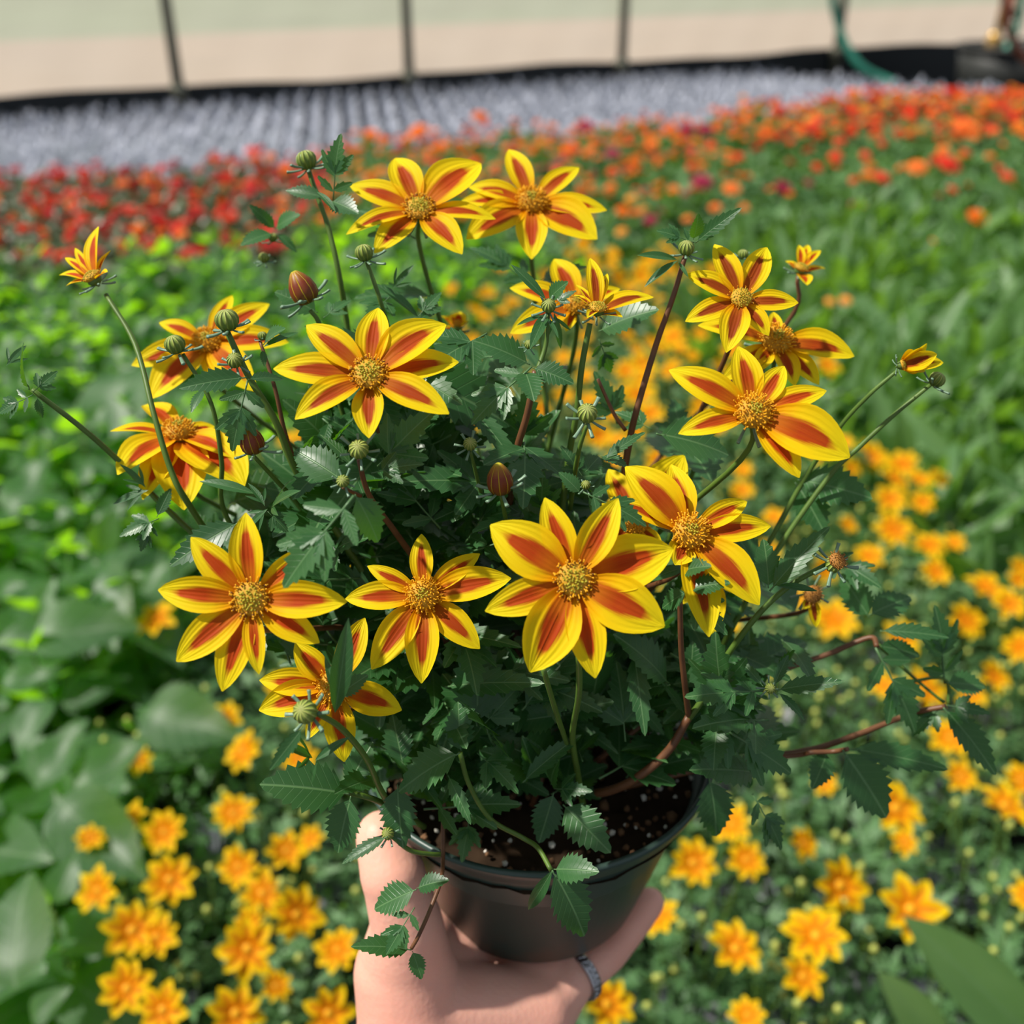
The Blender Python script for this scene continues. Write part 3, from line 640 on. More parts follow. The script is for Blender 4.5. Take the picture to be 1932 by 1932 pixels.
# ---- leaves placed as in the photograph: base, tip, depth, kind
LV = [(668, 935, 528, 1104, .298, 'B'), (670, 933, 722, 1024, .31, 'W'), (645, 905, 552, 842, .335, 'W'), (700, 893, 797, 868, .33, 'A'), (712, 880, 812, 772, .34, 'A'), (665, 880, 610, 812, .33, 'S'),
 (467, 718, 436, 850, .335, 'B'), (465, 712, 343, 722, .335, 'C'), (468, 716, 537, 705, .335, 'C'), (385, 735, 358, 770, .345, 'C'), (452, 985, 312, 1058, .36, 'C'), (482, 932, 376, 897, .35, 'N'),
 (505, 965, 545, 1005, .345, 'A'), (505, 960, 455, 1000, .345, 'D'), (500, 955, 470, 905, .35, 'D'), (510, 960, 545, 915, .35, 'D'), (300, 978, 222, 1008, .37, 'A'), (296, 975, 322, 920, .37, 'C'), (290, 985, 262, 1040, .37, 'B'),
 (280, 925, 205, 945, .37, 'D'), (275, 920, 230, 870, .37, 'D'), (62, 745, -8, 778, .355, 'B'), (55, 735, 22, 650, .355, 'C'), (62, 740, 108, 698, .355, 'A'), (70, 750, 78, 790, .355, 'C'), (12, 690, 50, 645, .36, 'D'),
 (628, 378, 637, 256, .38, 'B'), (612, 372, 538, 352, .385, 'C'), (625, 380, 668, 392, .38, 'W'), (598, 362, 632, 388, .375, 'N'), (520, 432, 476, 388, .42, 'C'), (520, 430, 555, 400, .42, 'W'), (515, 440, 455, 452, .42, 'W'), (522, 440, 560, 470, .42, 'C'),
 (790, 600, 715, 522, .38, 'N'), (788, 598, 832, 548, .375, 'A'), (790, 604, 835, 570, .375, 'S'), (735, 560, 690, 600, .385, 'A'), (740, 545, 775, 500, .385, 'D'), (600, 590, 522, 545, .385, 'W'), (610, 600, 660, 560, .385, 'A'), (625, 640, 580, 610, .39, 'A'),
 (497, 650, 520, 612, .355, 'C'), (497, 655, 560, 618, .35, 'N'), (495, 660, 500, 688, .35, 'C'), (1003, 692, 888, 792, .345, 'B'), (1000, 688, 905, 632, .36, 'W'), (1005, 694, 1080, 715, .345, 'W'), (990, 700, 1008, 742, .345, 'W'),
 (1030, 565, 968, 495, .35, 'N'), (1035, 565, 1062, 532, .355, 'W'), (1045, 575, 1085, 545, .36, 'A'), (1032, 590, 1005, 640, .352, 'D'), (1045, 590, 1062, 660, .355, 'D'), (1130, 625, 1228, 572, .38, 'W'), (1130, 640, 1155, 705, .38, 'B'),
 (1165, 800, 1125, 700, .40, 'A'), (1140, 868, 1212, 806, .352, 'S'), (1135, 860, 1180, 870, .352, 'C'), (1105, 890, 1135, 855, .35, 'W'), (1100, 900, 1060, 840, .36, 'A'), (1310, 458, 1243, 432, .362, 'B'), (1312, 458, 1388, 393, .362, 'S'), (1308, 452, 1322, 410, .362, 'W'),
 (1278, 492, 1214, 532, .36, 'N'), (1278, 490, 1212, 472, .362, 'N'), (1280, 494, 1298, 520, .362, 'N'), (1238, 818, 1385, 842, .37, 'W'), (1230, 810, 1160, 770, .385, 'A'), (1505, 905, 1642, 928, .40, 'W'), (1500, 910, 1560, 1000, .405, 'W'),
 (1100, 928, 1222, 985, .325, 'B'), (1110, 935, 1130, 985, .33, 'S'), (1095, 930, 1060, 890, .335, 'W'), (1300, 1117, 1372, 1197, .33, 'A'), (1300, 1113, 1372, 1092, .33, 'W'), (1297, 1117, 1242, 1145, .335, 'W'), (1285, 1078, 1332, 1062, .332, 'W'), (1295, 1070, 1225, 1085, .34, 'N'),
 (1452, 1115, 1556, 988, .35, 'S'), (1450, 1110, 1446, 1020, .352, 'W'), (1465, 1105, 1542, 1108, .352, 'N'), (1652, 1222, 1735, 1380, .41, 'B'), (1655, 1218, 1745, 1232, .41, 'C'), (1640, 1160, 1722, 1118, .41, 'W'), (1640, 1165, 1590, 1085, .415, 'W'),
 (1560, 1050, 1660, 1100, .41, 'B'), (1660, 1190, 1790, 1192, .41, 'S'), (1782, 1290, 1775, 1150, .42, 'B'), (1785, 1288, 1865, 1290, .42, 'W'), (1780, 1335, 1892, 1455, .41, 'C'), (1785, 1330, 1868, 1342, .41, 'A'), (1775, 1335, 1720, 1385, .415, 'A'),
 (1440, 1303, 1300, 1310, .36, 'B'), (1465, 1302, 1582, 1280, .355, 'S'), (1468, 1306, 1522, 1352, .355, 'S'), (1460, 1295, 1488, 1230, .36, 'S'), (1440, 1295, 1395, 1240, .36, 'S'), (1345, 1362, 1500, 1458, .37, 'B'), (1352, 1368, 1345, 1445, .37, 'W'), (1300, 1290, 1310, 1215, .385, 'W'), (1262, 1290, 1182, 1190, .38, 'W'), (1265, 1292, 1190, 1300, .38, 'W'), (1290, 1345, 1262, 1290, .38, 'S'),
 (1338, 1468, 1360, 1585, .39, 'W'), (1345, 1470, 1400, 1440, .39, 'W'), (1330, 1450, 1310, 1400, .39, 'W'), (1420, 1498, 1482, 1602, .39, 'B'), (1415, 1490, 1400, 1450, .39, 'W'), (1590, 1415, 1685, 1545, .405, 'W'), (1600, 1412, 1795, 1440, .405, 'S'), (1560, 1420, 1540, 1480, .41, 'W'),
 (1042, 1642, 1116, 1768, .352, 'W'), (1042, 1642, 990, 1730, .355, 'N'), (1045, 1640, 1118, 1638, .355, 'W'), (1062, 1518, 1147, 1602, .375, 'W'), (1045, 1495, 1018, 1592, .38, 'W'), (1045, 1488, 1112, 1490, .38, 'A'), (1040, 1480, 1040, 1440, .38, 'W'), (1010, 1462, 925, 1410, .385, 'W'), (1005, 1468, 1000, 1400, .385, 'W'),
 (868, 1420, 742, 1482, .352, 'W'), (870, 1420, 862, 1330, .36, 'W'), (845, 1462, 886, 1548, .355, 'S'), (750, 1480, 755, 1600, .36, 'W'), (660, 1498, 502, 1470, .355, 'W'), (662, 1502, 632, 1612, .355, 'W'), (655, 1482, 700, 1402, .365, 'W'), (890, 1520, 872, 1622, .385, 'B'), (760, 1442, 740, 1350, .37, 'W'), (900, 1420, 980, 1490, .37, 'A'),
 (786, 1678, 698, 1712, .352, 'W'), (786, 1676, 838, 1655, .352, 'W'), (782, 1712, 728, 1800, .350, 'B'), (776, 1792, 675, 1775, .355, 'C'), (778, 1794, 797, 1848, .352, 'W'), (732, 1578, 642, 1622, .352, 'S'), (572, 1372, 508, 1455, .31, 'S'), (595, 1435, 652, 1390, .318, 'N'), (598, 1440, 580, 1480, .32, 'S'), (590, 1430, 545, 1400, .325, 'D'),
 (632, 1345, 657, 1188, .318, 'N'), (634, 1310, 614, 1240, .318, 'N'), (636, 1315, 690, 1270, .325, 'W'), (900, 1370, 905, 1200, .375, 'W'), (905, 1375, 985, 1290, .375, 'A'), (900, 1365, 840, 1270, .375, 'W'), (1065, 1350, 1050, 1230, .39, 'W'), (1060, 1350, 960, 1360, .385, 'W'), (1070, 1345, 1150, 1320, .385, 'W'), (1190, 1315, 1260, 1390, .385, 'S')]
def leafpose(b, tp, t, kind, seed):
    rr = random.Random(seed); base = P(b[0], b[1], t + rr.uniform(-.002, .004)); tip = P(tp[0], tp[1], t + rr.uniform(-.014, .008))
    y = tip - base; up = (EYE - base).normalized() * .8 + Vector((0, 0, .75)) + Vector((rr.uniform(-.5, .5), rr.uniform(-.4, .3), rr.uniform(-.2, .4)))
    sx = {'A': 1.0, 'B': 1.05, 'C': 1.05, 'W': 1.12, 'D': 1, 'N': 1, 'S': 1.05}[kind]
    return frame(base, y, up, y.length, sx)
nleaf = 0
for i, (bu, bv, tu, tv, t, k) in enumerate(LV): ob('leaf', ML[k], root, leafpose((bu, bv), (tu, tv), t, k, i)); nleaf += 1
def clear_of_flowers(p, tipp, marg=6):
    for q in (p, tipp, (p + tipp) / 2):
        u, v, t = S(q)
        for (C0, N, fu, fv, ft, ext) in FPOS:
            if t < ft + .012 and math.hypot(u - fu, (v - fv)) < ext * .95 + marg: return False
        for (C0, N, r) in BPOS:
            bu, bv, bt = S(C0)
            if t < bt + .004 and math.hypot(u - bu, v - bv) < 45: return False
    return True
poly = [(640, 1480), (560, 1290), (400, 1150), (330, 960), (480, 880), (600, 650), (760, 560), (900, 600), (1010, 720), (1120, 860), (1280, 900), (1400, 960), (1480, 1100), (1560, 1250), (1500, 1400), (1400, 1480), (1250, 1500), (1000, 1520), (780, 1530)]
def inpoly(x, y, pl):
    c = False; j = len(pl) - 1
    for i in range(len(pl)):
        xi, yi = pl[i]; xj, yj = pl[j]
        if (yi > y) != (yj > y) and x < (xj - xi) * (y - yi) / (yj - yi) + xi: c = not c
        j = i
    return c
# leaf pairs on the flower stems
for si, q in enumerate(FS):
    for j in range(6, len(q) - 2, 4):
        az = random.uniform(0, math.pi)
        for s in (0, math.pi):
            if nleaf > 232: break
            d = Vector((math.cos(az + s), math.sin(az + s), random.uniform(.1, .7))).normalized(); L = random.uniform(.024, .042)
            if clear_of_flowers(q[j], q[j] + d * L) and P(0, 0, 1) is not None:
                k = random.choice('AABBCWS'); ob('leaf', ML[k], root, frame(q[j], d, (0, -.3, 1), L)); nleaf += 1
inner = []; tries = 0
while tries < 9000 and (nleaf < 298 or len(inner) < 420):
    tries += 1
    u, v = random.uniform(330, 1570), random.uniform(560, 1540)
    if not inpoly(u, v, poly): continue
    lower = (v - 560) / 980; t = random.uniform(.365 + .01 * lower, .40 + .055 * min(1, lower * 1.3)); p = P(u, v, t)
    d = Vector((random.gauss(0, 1), random.gauss(0, .8) - .2, random.gauss(.35, .6))); d = d.normalized(); L = random.uniform(.024, .044)
    if p.z < SOIL.z + .004 or not clear_of_flowers(p, p + d * L): continue
    uu, vv, tt = S(p + d * L)
    if not inpoly(uu, vv, poly): continue
    up = (EYE - p).normalized() * random.uniform(.2, 1) + Vector((random.uniform(-.5, .5), random.uniform(-.5, .5), 1)); k = random.choice('AABBWWCS'); m_ = frame(p, d, up, L)
    if nleaf < 298: ob('leaf', ML[k], root, m_); nleaf += 1
    elif len(inner) < 420: inner.append(xf(G[k], m_))
o = ob('inner_foliage', mesh('inner_foliage', xf(join(inner), Matrix.Translation(-Vector(POTC))), [M['leaf']]), root, Matrix.Translation(POTC)); tag(o, kind='stuff')
# filler stems
for k in range(12):
    a = random.uniform(0, 6.28); b = SOIL + Vector((math.cos(a) * .035, math.sin(a) * .03, 0)); e = P(random.uniform(620, 1420), random.uniform(800, 1250), random.uniform(.39, .44))
    stem([b, b.lerp(e, .4) + Vector((random.uniform(-.01, .01), .01, .01)), e], .0014, .0009, k % 2)
#@@BG
# ================================================================== BEDS BEHIND
def wpoly(px, z=.35): return [tuple(PL(u, v, z))[:2] for u, v in px]
Z_bid = wpoly([(60, 2600), (110, 1900), (170, 1600), (380, 1400), (290, 1150), (520, 850), (640, 700), (860, 560), (1100, 480), (1330, 470), (1300, 620), (1560, 850), (1800, 960), (1900, 1080), (2200, 1250), (2900, 1900), (2900, 2600)])
Z_bro = wpoly([(-1500, 2600), (60, 2600), (110, 1900), (170, 1600), (380, 1400), (290, 1150), (520, 850), (640, 700), (860, 560), (1100, 480), (1000, 450), (620, 425), (550, 470), (-100, 500), (-1900, 500)])
Z_lan = wpoly([(1330, 470), (1300, 620), (1560, 850), (1800, 960), (1900, 1080), (2200, 1250), (2900, 1300), (2700, 400), (1932, 372), (1500, 400)])
Z_zin = wpoly([(620, 425), (1000, 450), (1100, 480), (1330, 470), (1500, 400), (1932, 372), (2700, 400), (2700, 150), (1932, 172), (1650, 178), (1450, 205), (1000, 250), (640, 262), (610, 330)])
Z_red = wpoly([(-900, 320), (0, 318), (330, 305), (610, 280), (620, 425), (550, 470), (-100, 500), (-1500, 505)])
Z_sil = wpoly([(-700, 250), (-700, 232), (300, 180), (700, 153), (1050, 126), (1450, 120), (1600, 134), (1900, 150), (2050, 160), (1932, 172), (1650, 178), (1450, 205), (1000, 250), (640, 262), (330, 300), (-700, 322)], .33)
RD = Vector((-.146, .989, 0)); CD = wd.copy()
def lattice(poly, a, b, d1=None, d2=None, jit=0.0, seed=0):
    rr = random.Random(seed); xs = [p[0] for p in poly]; ys = [p[1] for p in poly]; d1 = d1 or Vector((RD.y, -RD.x, 0)); d2 = d2 or RD
    cx, cy = sum(xs) / len(xs), sum(ys) / len(ys); n = 140; out_ = []
    for i in range(-n, n):
        for j in range(-n, n):
            x = cx + d1.x * a * (i + .5 * (j % 2 if jit else 0)) + d2.x * b * j; y = cy + d1.y * a * (i + .5 * (j % 2 if jit else 0)) + d2.y * b * j
            if inpoly(x, y, poly): out_.append((x + rr.uniform(-jit, jit), y + rr.uniform(-jit, jit)))
    out_.sort(key=lambda q: (q[0]) ** 2 + q[1] ** 2); return out_
def seen(x, y, z=.35, m=260):
    u, v, t = S((x, y, z)); return t > .15 and -(m * 2.6) < u < 1932 + m * 1.3 and -100 < v < 1932 + m * 1.3
def ctr(p): return Vector((p[0], p[1], 0))
potg = lathe([(.001, .003), (.058, .003), (.075, .12), (.078, .12), (.078, .128), (.072, .128), (.068, .11), (.001, .11)], 20)
POTM = mesh('nursery_pot', potg, [M['potbg']]); POTK = mesh('nursery_pot_black', potg, [M['potblack']])
fwd_up = Vector((0, -.35, 1)).normalized()
# ---- small bidens in the bed
def small_leaf(s): return join([leaflet(.9, .19, 3, .32, (0, .08), 0, .2, .2, .4), leaflet(.5, .18, 2, .3, (0, .2), .8, .2, .1, .4), leaflet(.5, .18, 2, .3, (0, .2), -.8, .2, .1, .4)])
SLf = small_leaf(0)
def bid_foliage(seed):
    rr = random.Random(seed); gs = []
    for i in range(190):
        a = rr.uniform(0, 6.283); f = rr.random(); r = .135 * math.sqrt(rr.random()); z = .33 - .75 * r * r / .135 * .6 - .16 * (rr.random() ** 2)
        d = Vector((math.cos(a) + rr.gauss(0, .6), math.sin(a) + rr.gauss(0, .6), rr.uniform(-.1, 1.1))).normalized()
        gs.append(setmi(xf(SLf, frame((r * math.cos(a), r * math.sin(a), z), d, (rr.gauss(0, .5), rr.gauss(0, .5), 1), rr.uniform(.022, .042))), 0))
    for i in range(16):
        a = rr.uniform(0, 6.283); r = rr.uniform(.01, .12); top = Vector((r * math.cos(a), r * math.sin(a), rr.uniform(.30, .37)))
        gs.append(setmi(tube([(top.x * .3, top.y * .3, .12), (top.x * .8, top.y * .8, .24), top], .0012, .0009, 4, 2), 1))
        gs.append(setmi(xf(lathe([(.2, -1), (.9, -.4), (1, .2), (.6, .9), (.05, 1)], 7), zframe(top, (0, 0, 1), .0042)), 2))
        for k in range(5): gs.append(setmi(xf(bract_geo(), frame(top - Vector((0, 0, .004)), (math.cos(k * 1.256), math.sin(k * 1.256), -.1), (0, 0, 1), .010)), 1))
    return join(gs)
BUDM = simple('pale green bud', (.42, .46, .10), .5)
BIDF = [mesh('bidens_foliage', bid_foliage(s), [M['leaf_bg'], M['stem_green'], BUDM]) for s in range(4)]
SPET = [mesh('small_petal', petal_geo((0, .15, -.03), (0, 1, [.10, -.05, .22][s]), (0, 0, 1), .25, .08, .25, 7, 4), [M['petal_far']]) for s in range(3)]
SPETG = [petal_geo((0, .15, -.03), (0, 1, [.10, -.05, .22][s]), (0, 0, 1), .25, .08, .25, 5, 4) for s in range(3)]
FDIS = mesh('small_disc', disc_geo('full', 9, 26), [M['floret'], M['floret_dark'], M['floret_green'], M['floret']])
SFLO = [mesh('small_flower', join([xf(SPETG[(k + s) % 3], Matrix.Rotation(k * 2 * math.pi / n_ + .1 * ((k * 7 + s) % 3), 4, 'Z')) for k in range(n_)] + [(lambda g: (g[0], g[1], g[2] * 0 + np.array([.9, .1]), None))(xf(lathe([(.001, .12), (.12, .10), (.18, .0)], 9), Matrix.Identity(4)))]), [M['petal_far']]) for s, n_ in enumerate((7, 8, 8))]
bidp = [p for p in lattice(Z_bid, .185, .165, jit=.022, seed=3) if seen(*p)]
BID = []
def where(x, y):
    u, v, t = S((x, y, .35))
    if v > 1380: return 'below the held pot, beside the wrist' if u < 960 else 'below the held pot, on the ring side'
    if v > 800: return 'in the bed past the trailing stems' if u > 960 else 'in the bed under the striped flowers'
    return 'at the far end of the golden bed'
for i, (x, y) in enumerate(bidp):
    r = empty('small_bidens', (x, y, 0)); tag(r, 'small green bidens plant with golden flowers ' + where(x, y), 'potted plant', 'golden bidens plants in the bed')
    m = Matrix.Translation((x, y, 0)) @ Matrix.Rotation(random.uniform(0, 6.28), 4, 'Z') @ Matrix.Scale(random.uniform(.94, 1.05), 4)
    ob('foliage', BIDF[i % 4], r, m); ob('pot', POTM, r, Matrix.Translation((x, y, 0))); BID.append((r, x, y))
FLB = [(310, 1570, 95), (250, 1545, 70), (170, 1583, 55), (540, 1605, 80), (450, 1635, 85), (320, 1660, 110), (185, 1680, 100), (495, 1685, 100), (560, 1725, 115), (250, 1755, 115), (295, 1768, 90), (467, 1790, 115), (240, 1865, 120), (307, 1905, 110), (445, 1912, 110), (620, 1912, 100), (440, 1535, 90), (460, 1420, 85), (295, 1170, 90), (535, 1300, 80), (585, 1585, 40), (470, 1745, 60), (520, 1860, 40),
 (1380, 1555, 90), (1308, 1628, 95), (1408, 1622, 80), (1515, 1590, 70), (1585, 1670, 120), (1690, 1525, 120), (1895, 1520, 110), (1555, 1478, 55), (1240, 1730, 90), (1388, 1790, 110), (1540, 1765, 125), (1515, 1842, 95), (1718, 1715, 125), (1145, 1895, 110), (1410, 1915, 70), (1925, 1472, 70), (1705, 1590, 60),
 (1860, 1110, 95), (1822, 1173, 85), (1575, 1170, 100), (1452, 1242, 85), (1700, 1205, 90), (1742, 1300, 95), (1832, 1310, 80), (1925, 1222, 75), (1670, 1295, 60), (1685, 1000, 78), (1752, 1030, 72), (1800, 1025, 50), (1642, 863, 72), (1702, 878, 66), (1688, 905, 70), (1735, 905, 50), (1740, 948, 50), (1680, 942, 65), (1765, 1080, 60), (1640, 1050, 60), (1905, 1140, 70), (1555, 1075, 60),
 (1270, 636, 60), (1182, 632, 42), (1212, 690, 72), (1130, 822, 62), (1205, 745, 70), (1228, 780, 60), (1165, 830, 55), (1238, 865, 50), (1262, 700, 40), (1152, 780, 45), (1400, 925, 55), (1560, 905, 40), (575, 825, 52), (1165, 525, 55), (1210, 520, 50), (1320, 630, 36), (1245, 660, 40), (1110, 755, 40), (1180, 700, 50), (1140, 740, 40), (1560, 690, 60), (1190, 590, 35), (1100, 460, 40), (1230, 490, 38), (1600, 990, 40), (1380, 660, 50), (1500, 1130, 50)]
def put_small(u, v, dpx, idx):
    z = .385 + random.uniform(-.012, .02); p = PL(u, v, z); t = S(p)[2]; rr_ = min(max(dpx * .5 * t / FPX, .018), .038)
    r, x, y = min(BID, key=lambda b: (b[1] - p.x) ** 2 + (b[2] - p.y) ** 2)
    n = (Vector((random.gauss(0, .3), random.gauss(-.55, .3), 1))).normalized(); m = zframe(p, n, rr_ * 1.0, random.uniform(0, 6))
    if t < 1.35:
        f = empty('flower', p, r); nn_ = random.choice((7, 8, 8))
        for k in range(nn_): ob('petal', SPET[(k * 5 + idx) % 3], f, m @ Matrix.Rotation(k * 2 * math.pi / nn_ + random.uniform(-.1, .1), 4, 'Z') @ Matrix.Scale(random.uniform(.88, 1.08), 4))
        ob('disc', FDIS, f, m @ Matrix.Scale(.19, 4))
        ob('stem', mesh('stem', tube([(0, 0, 0), (Vector((x, y, .2)) - p) * .3 + Vector((0, 0, -.03)), (Vector((x, y, .16)) - p) * .9], .0012, .0014, 5, 3), [M['stem_green']]), f, Matrix.Translation(p))
    else: ob('flower', SFLO[idx % 3], r, m)
    return p
used = [put_small(u, v, d * random.uniform(.92, 1.05), i) for i, (u, v, d) in enumerate(FLB)]
cnt = 0
for i, (r, x, y) in enumerate(BID):
    t = S((x, y, .35))[2]
    for k in range(1 if t < 1.3 else (3 if t < 2 else 4)):
        px, py = x + random.uniform(-.10, .10), y + random.uniform(-.09, .09); u, v, tt = S((px, py, .385))
        if any((Vector((px, py, .385)) - q).length < (.055 if t < 2 else .04) for q in used): continue
        if u < 620 and v < 1350 and t < 2: continue
        used.append(put_small(u, v, FPX * random.uniform(.036, .052) / tt, k)); cnt += 1
print('bidens', len(BID), 'extra', cnt)

# ---- broad leaved plants
BL = [leaflet(1, .34, 10, .07, (0, 0), 0, .30, .30, .36, .02), leaflet(1, .30, 9, .07, (0, 0), 0, .35, .15, .38, .03), leaflet(1, .38, 10, .07, (0, 0), 0, .22, .42, .38, .015)]
BLM = [mesh('broad_leaf', g, [M['broad']]) for g in BL]
def broad_leaves(seed, n_st=4):
    rr = random.Random(seed); out_ = []; stems_ = []
    for s in range(n_st):
        a = rr.uniform(0, 6.283); sx, sy = .055 * math.cos(a), .055 * math.sin(a); ht = rr.uniform(.30, .40); az = rr.uniform(0, 3.14)
        stems_.append([(sx * .2, sy * .2, .1), (sx * .8, sy * .8, .22), (sx, sy, ht)])
        for j, zf in enumerate((.55, .72, .87, 1.0)):
            az += math.pi / 2 + rr.uniform(-.3, .3)
            for q in (0, math.pi):
                el = rr.uniform(-.05, .9) if zf < 1 else rr.uniform(.5, 1.2); b = Vector((sx * zf, sy * zf, ht * zf))
                d = Vector((math.cos(az + q) * math.cos(el), math.sin(az + q) * math.cos(el), math.sin(el)))
                out_.append((rr.randrange(3), frame(b + d * .008, d, Vector((rr.gauss(0, .3), rr.gauss(0, .3), 1)), (rr.uniform(.082, .122) if zf < 1 else rr.uniform(.035, .06)))))
    return out_, stems_
BPR = [broad_leaves(s) for s in range(6)]
BPJ = [mesh('broad_foliage', join([xf(BL[k], m) for k, m in lv]), [M['broad']]) for lv, st in BPR]
BPS = [mesh('stalks', join([tube(s, .0035, .002, 6, 3) for s in st]), [M['stem_green']]) for lv, st in BPR]
brop = [p for p in lattice(Z_bro, .17, .155, jit=.03, seed=5) if seen(*p, m=320)]
BRO = []
for i, (x, y) in enumerate(brop):
    r = empty('broad_leaved_plant', (x, y, 0)); t = S((x, y, .35))[2]; k = i % 6
    tag(r, 'broad-leaved green bedding plant without flowers, ' + ('beside the red flower bed' if t > 2.6 else 'with large toothed leaves left of the striped flowers' if t > 1.2 else 'with large toothed leaves beside the golden flowers'), 'potted plant', 'broad-leaved green plants in the bed')
    m = Matrix.Translation((x, y, 0)) @ Matrix.Rotation(random.uniform(0, 6.28), 4, 'Z') @ Matrix.Scale(random.uniform(.9, 1.08), 4)
    if t < 2.0:
        for kk, lm in BPR[k][0]: ob('leaf', BLM[kk], r, m @ lm)
    else: ob('foliage', BPJ[k], r, m)
    ob('stalks', BPS[k], r, m); ob('pot', POTK, r, Matrix.Translation((x, y, 0))); BRO.append((r, x, y))
for b, tp, z0, z1, k in [((30, 1865), (10, 1640), .40, .46, 2), ((272, 1345), (425, 1372), .40, .42, 0), ((142, 1490), (278, 1385), .40, .43, 1), ((62, 1205), (242, 1160), .41, .44, 0), ((25, 975), (82, 850), .40, .47, 1), ((110, 1510), (262, 1650), .40, .38, 1), ((68, 1490), (155, 1350), .40, .45, 1), ((90, 1320), (20, 1390), .42, .42, 2), ((170, 1080), (225, 1150), .42, .42, 0), ((60, 1925), (115, 1865), .37, .40, 0), ((5, 1290), (100, 1270), .42, .43, 1), ((230, 700), (200, 800), .43, .40, 2)]:
    p, q = PL(*b, z0), PL(*tp, z1); r, x, y = min(BRO, key=lambda c: (c[1] - p.x) ** 2 + (c[2] - p.y) ** 2)
    ob('leaf', BLM[k], r, frame(p, q - p, (-.2, -.5, 1), (q - p).length))
# ---- lance leaved plants
LL = [leaflet(1, .085, 0, 0, (0, 0), 0, .5, dr, .55, .01) for dr in (.25, .45, .1)]
LLM = [mesh('lance_leaf', g, [M['lance']]) for g in LL]
def lance_leaves(seed):
    rr = random.Random(seed); out_ = []
    for i in range(42):
        a = rr.uniform(0, 6.283); el = rr.uniform(.35, 1.4); r = rr.uniform(0, .06); z = .10 + .16 * rr.random()
        d = Vector((math.cos(a) * math.cos(el), math.sin(a) * math.cos(el), math.sin(el)))
        out_.append((rr.randrange(3), frame((r * math.cos(a), r * math.sin(a), z), d, Vector((rr.gauss(0, .5), rr.gauss(0, .5), 1)), rr.uniform(.13, .20), rr.uniform(1.1, 1.6))))
    return out_
LPR = [lance_leaves(s) for s in range(5)]; LPJ = [mesh('lance_foliage', join([xf(LL[k], m) for k, m in lv]), [M['lance']]) for lv in LPR]
lanp = [p for p in lattice(Z_lan, .155, .15, jit=.03, seed=6) if seen(*p, m=320)]; LAN = []
def lance_plant(x, y, i, lab=None):
    r = empty('narrow_leaved_plant', (x, y, 0)); t = S((x, y, .35))[2]; LAN.append((r, x, y))
    tag(r, lab or 'upright green plant with narrow blade-shaped leaves, ' + ('near the orange flowers' if t > 2.8 else 'edging the golden bidens bed'), 'potted plant', None if lab else 'narrow-leaved green plants in the bed')
    m = Matrix.Translation((x, y, 0)) @ Matrix.Rotation(random.uniform(0, 6.28), 4, 'Z') @ Matrix.Scale(random.uniform(.92, 1.12), 4)
    if t < 2.0:
        for kk, lm in LPR[i % 5]: ob('leaf', LLM[kk], r, m @ lm)
    else: ob('foliage', LPJ[i % 5], r, m)
    ob('pot', POTK, r, Matrix.Translation((x, y, 0))); return r
for i, (x, y) in enumerate(lanp): lance_plant(x, y, i)
q = PL(2120, 2090, .35); r = empty('wide_leaved_plant', (q.x, q.y, 0)); tag(r, 'plant with two long pale green leaves crossing the golden flowers at the corner', 'potted plant')
for b, tp, z0, z1 in [((2000, 2010), (1722, 1732), .38, .50), ((1800, 2010), (1670, 1840), .36, .46), ((2080, 2040), (1990, 1960), .3, .4), ((2160, 2100), (2250, 1990), .3, .42)]:
    p, e = PL(*b, z0), PL(*tp, z1); ob('leaf', mesh('long_leaf', leaflet(1, .16, 0, 0, (0, 0), 0, .3, .08, .5), [M['lance']]), r, frame(p, e - p, (0, -.7, 1), (e - p).length))
    ob('leaf_stalk', mesh('stalk', tube([p - q, (p - q) * .5 + Vector((0, 0, .1)), (0, 0, .12)], .003, .003, 6, 3), [M['stem_green']]), r, Matrix.Translation(q))
ob('pot', POTK, r, Matrix.Translation((q.x, q.y, 0)))
# ---- zinnias
def fmat(name, c):
    m, nt, out = newmat(name); oi = nt.nodes.new('ShaderNodeObjectInfo')
    col = mix(nt, mth(nt, 'MULTIPLY', oi.outputs['Random'], .8), c, [min(1, x * 1.1 + .05) for x in c]); sheet(nt, out, col, col, .3, .6, .2); return m
FC = dict(orange=fmat('orange petals', (.85, .20, .008)), red=fmat('scarlet petals', (.80, .045, .010)), gold=fmat('apricot petals', (.88, .36, .03)), pink=fmat('magenta petals', (.38, .012, .065)), blood=fmat('crimson petals', (.52, .010, .008)))
def pompon(seed, rings=((11, 1, .0), (9, .78, .16), (7, .52, .30), (5, .28, .38))):
    gs = []
    for k, (n_, r, z) in enumerate(rings):
        for i in range(n_):
            g = petal_geo((0, .02, z), (0, r, z + .10 - .08 * k * 0), (0, 0, 1), .22 * (r ** .4), .05, .2, 3, 2); gs.append(xf(g, Matrix.Rotation(i * 2 * math.pi / n_ + k * .4 + seed, 4, 'Z')))
    gs.append(xf(lathe([(.5, -.12), (.6, .02), (.4, .28), (.001, .38)], 8), Matrix.Identity(4))); return join(gs)
PG = pompon(0); POM = {c: mesh('pompon_' + c, PG, [m]) for c, m in FC.items()}
GC = [mesh('centre_' + c, lathe([(.22, .30), (.2, .42), (.001, .46)], 8), [M['floret']]) for c in 'a']
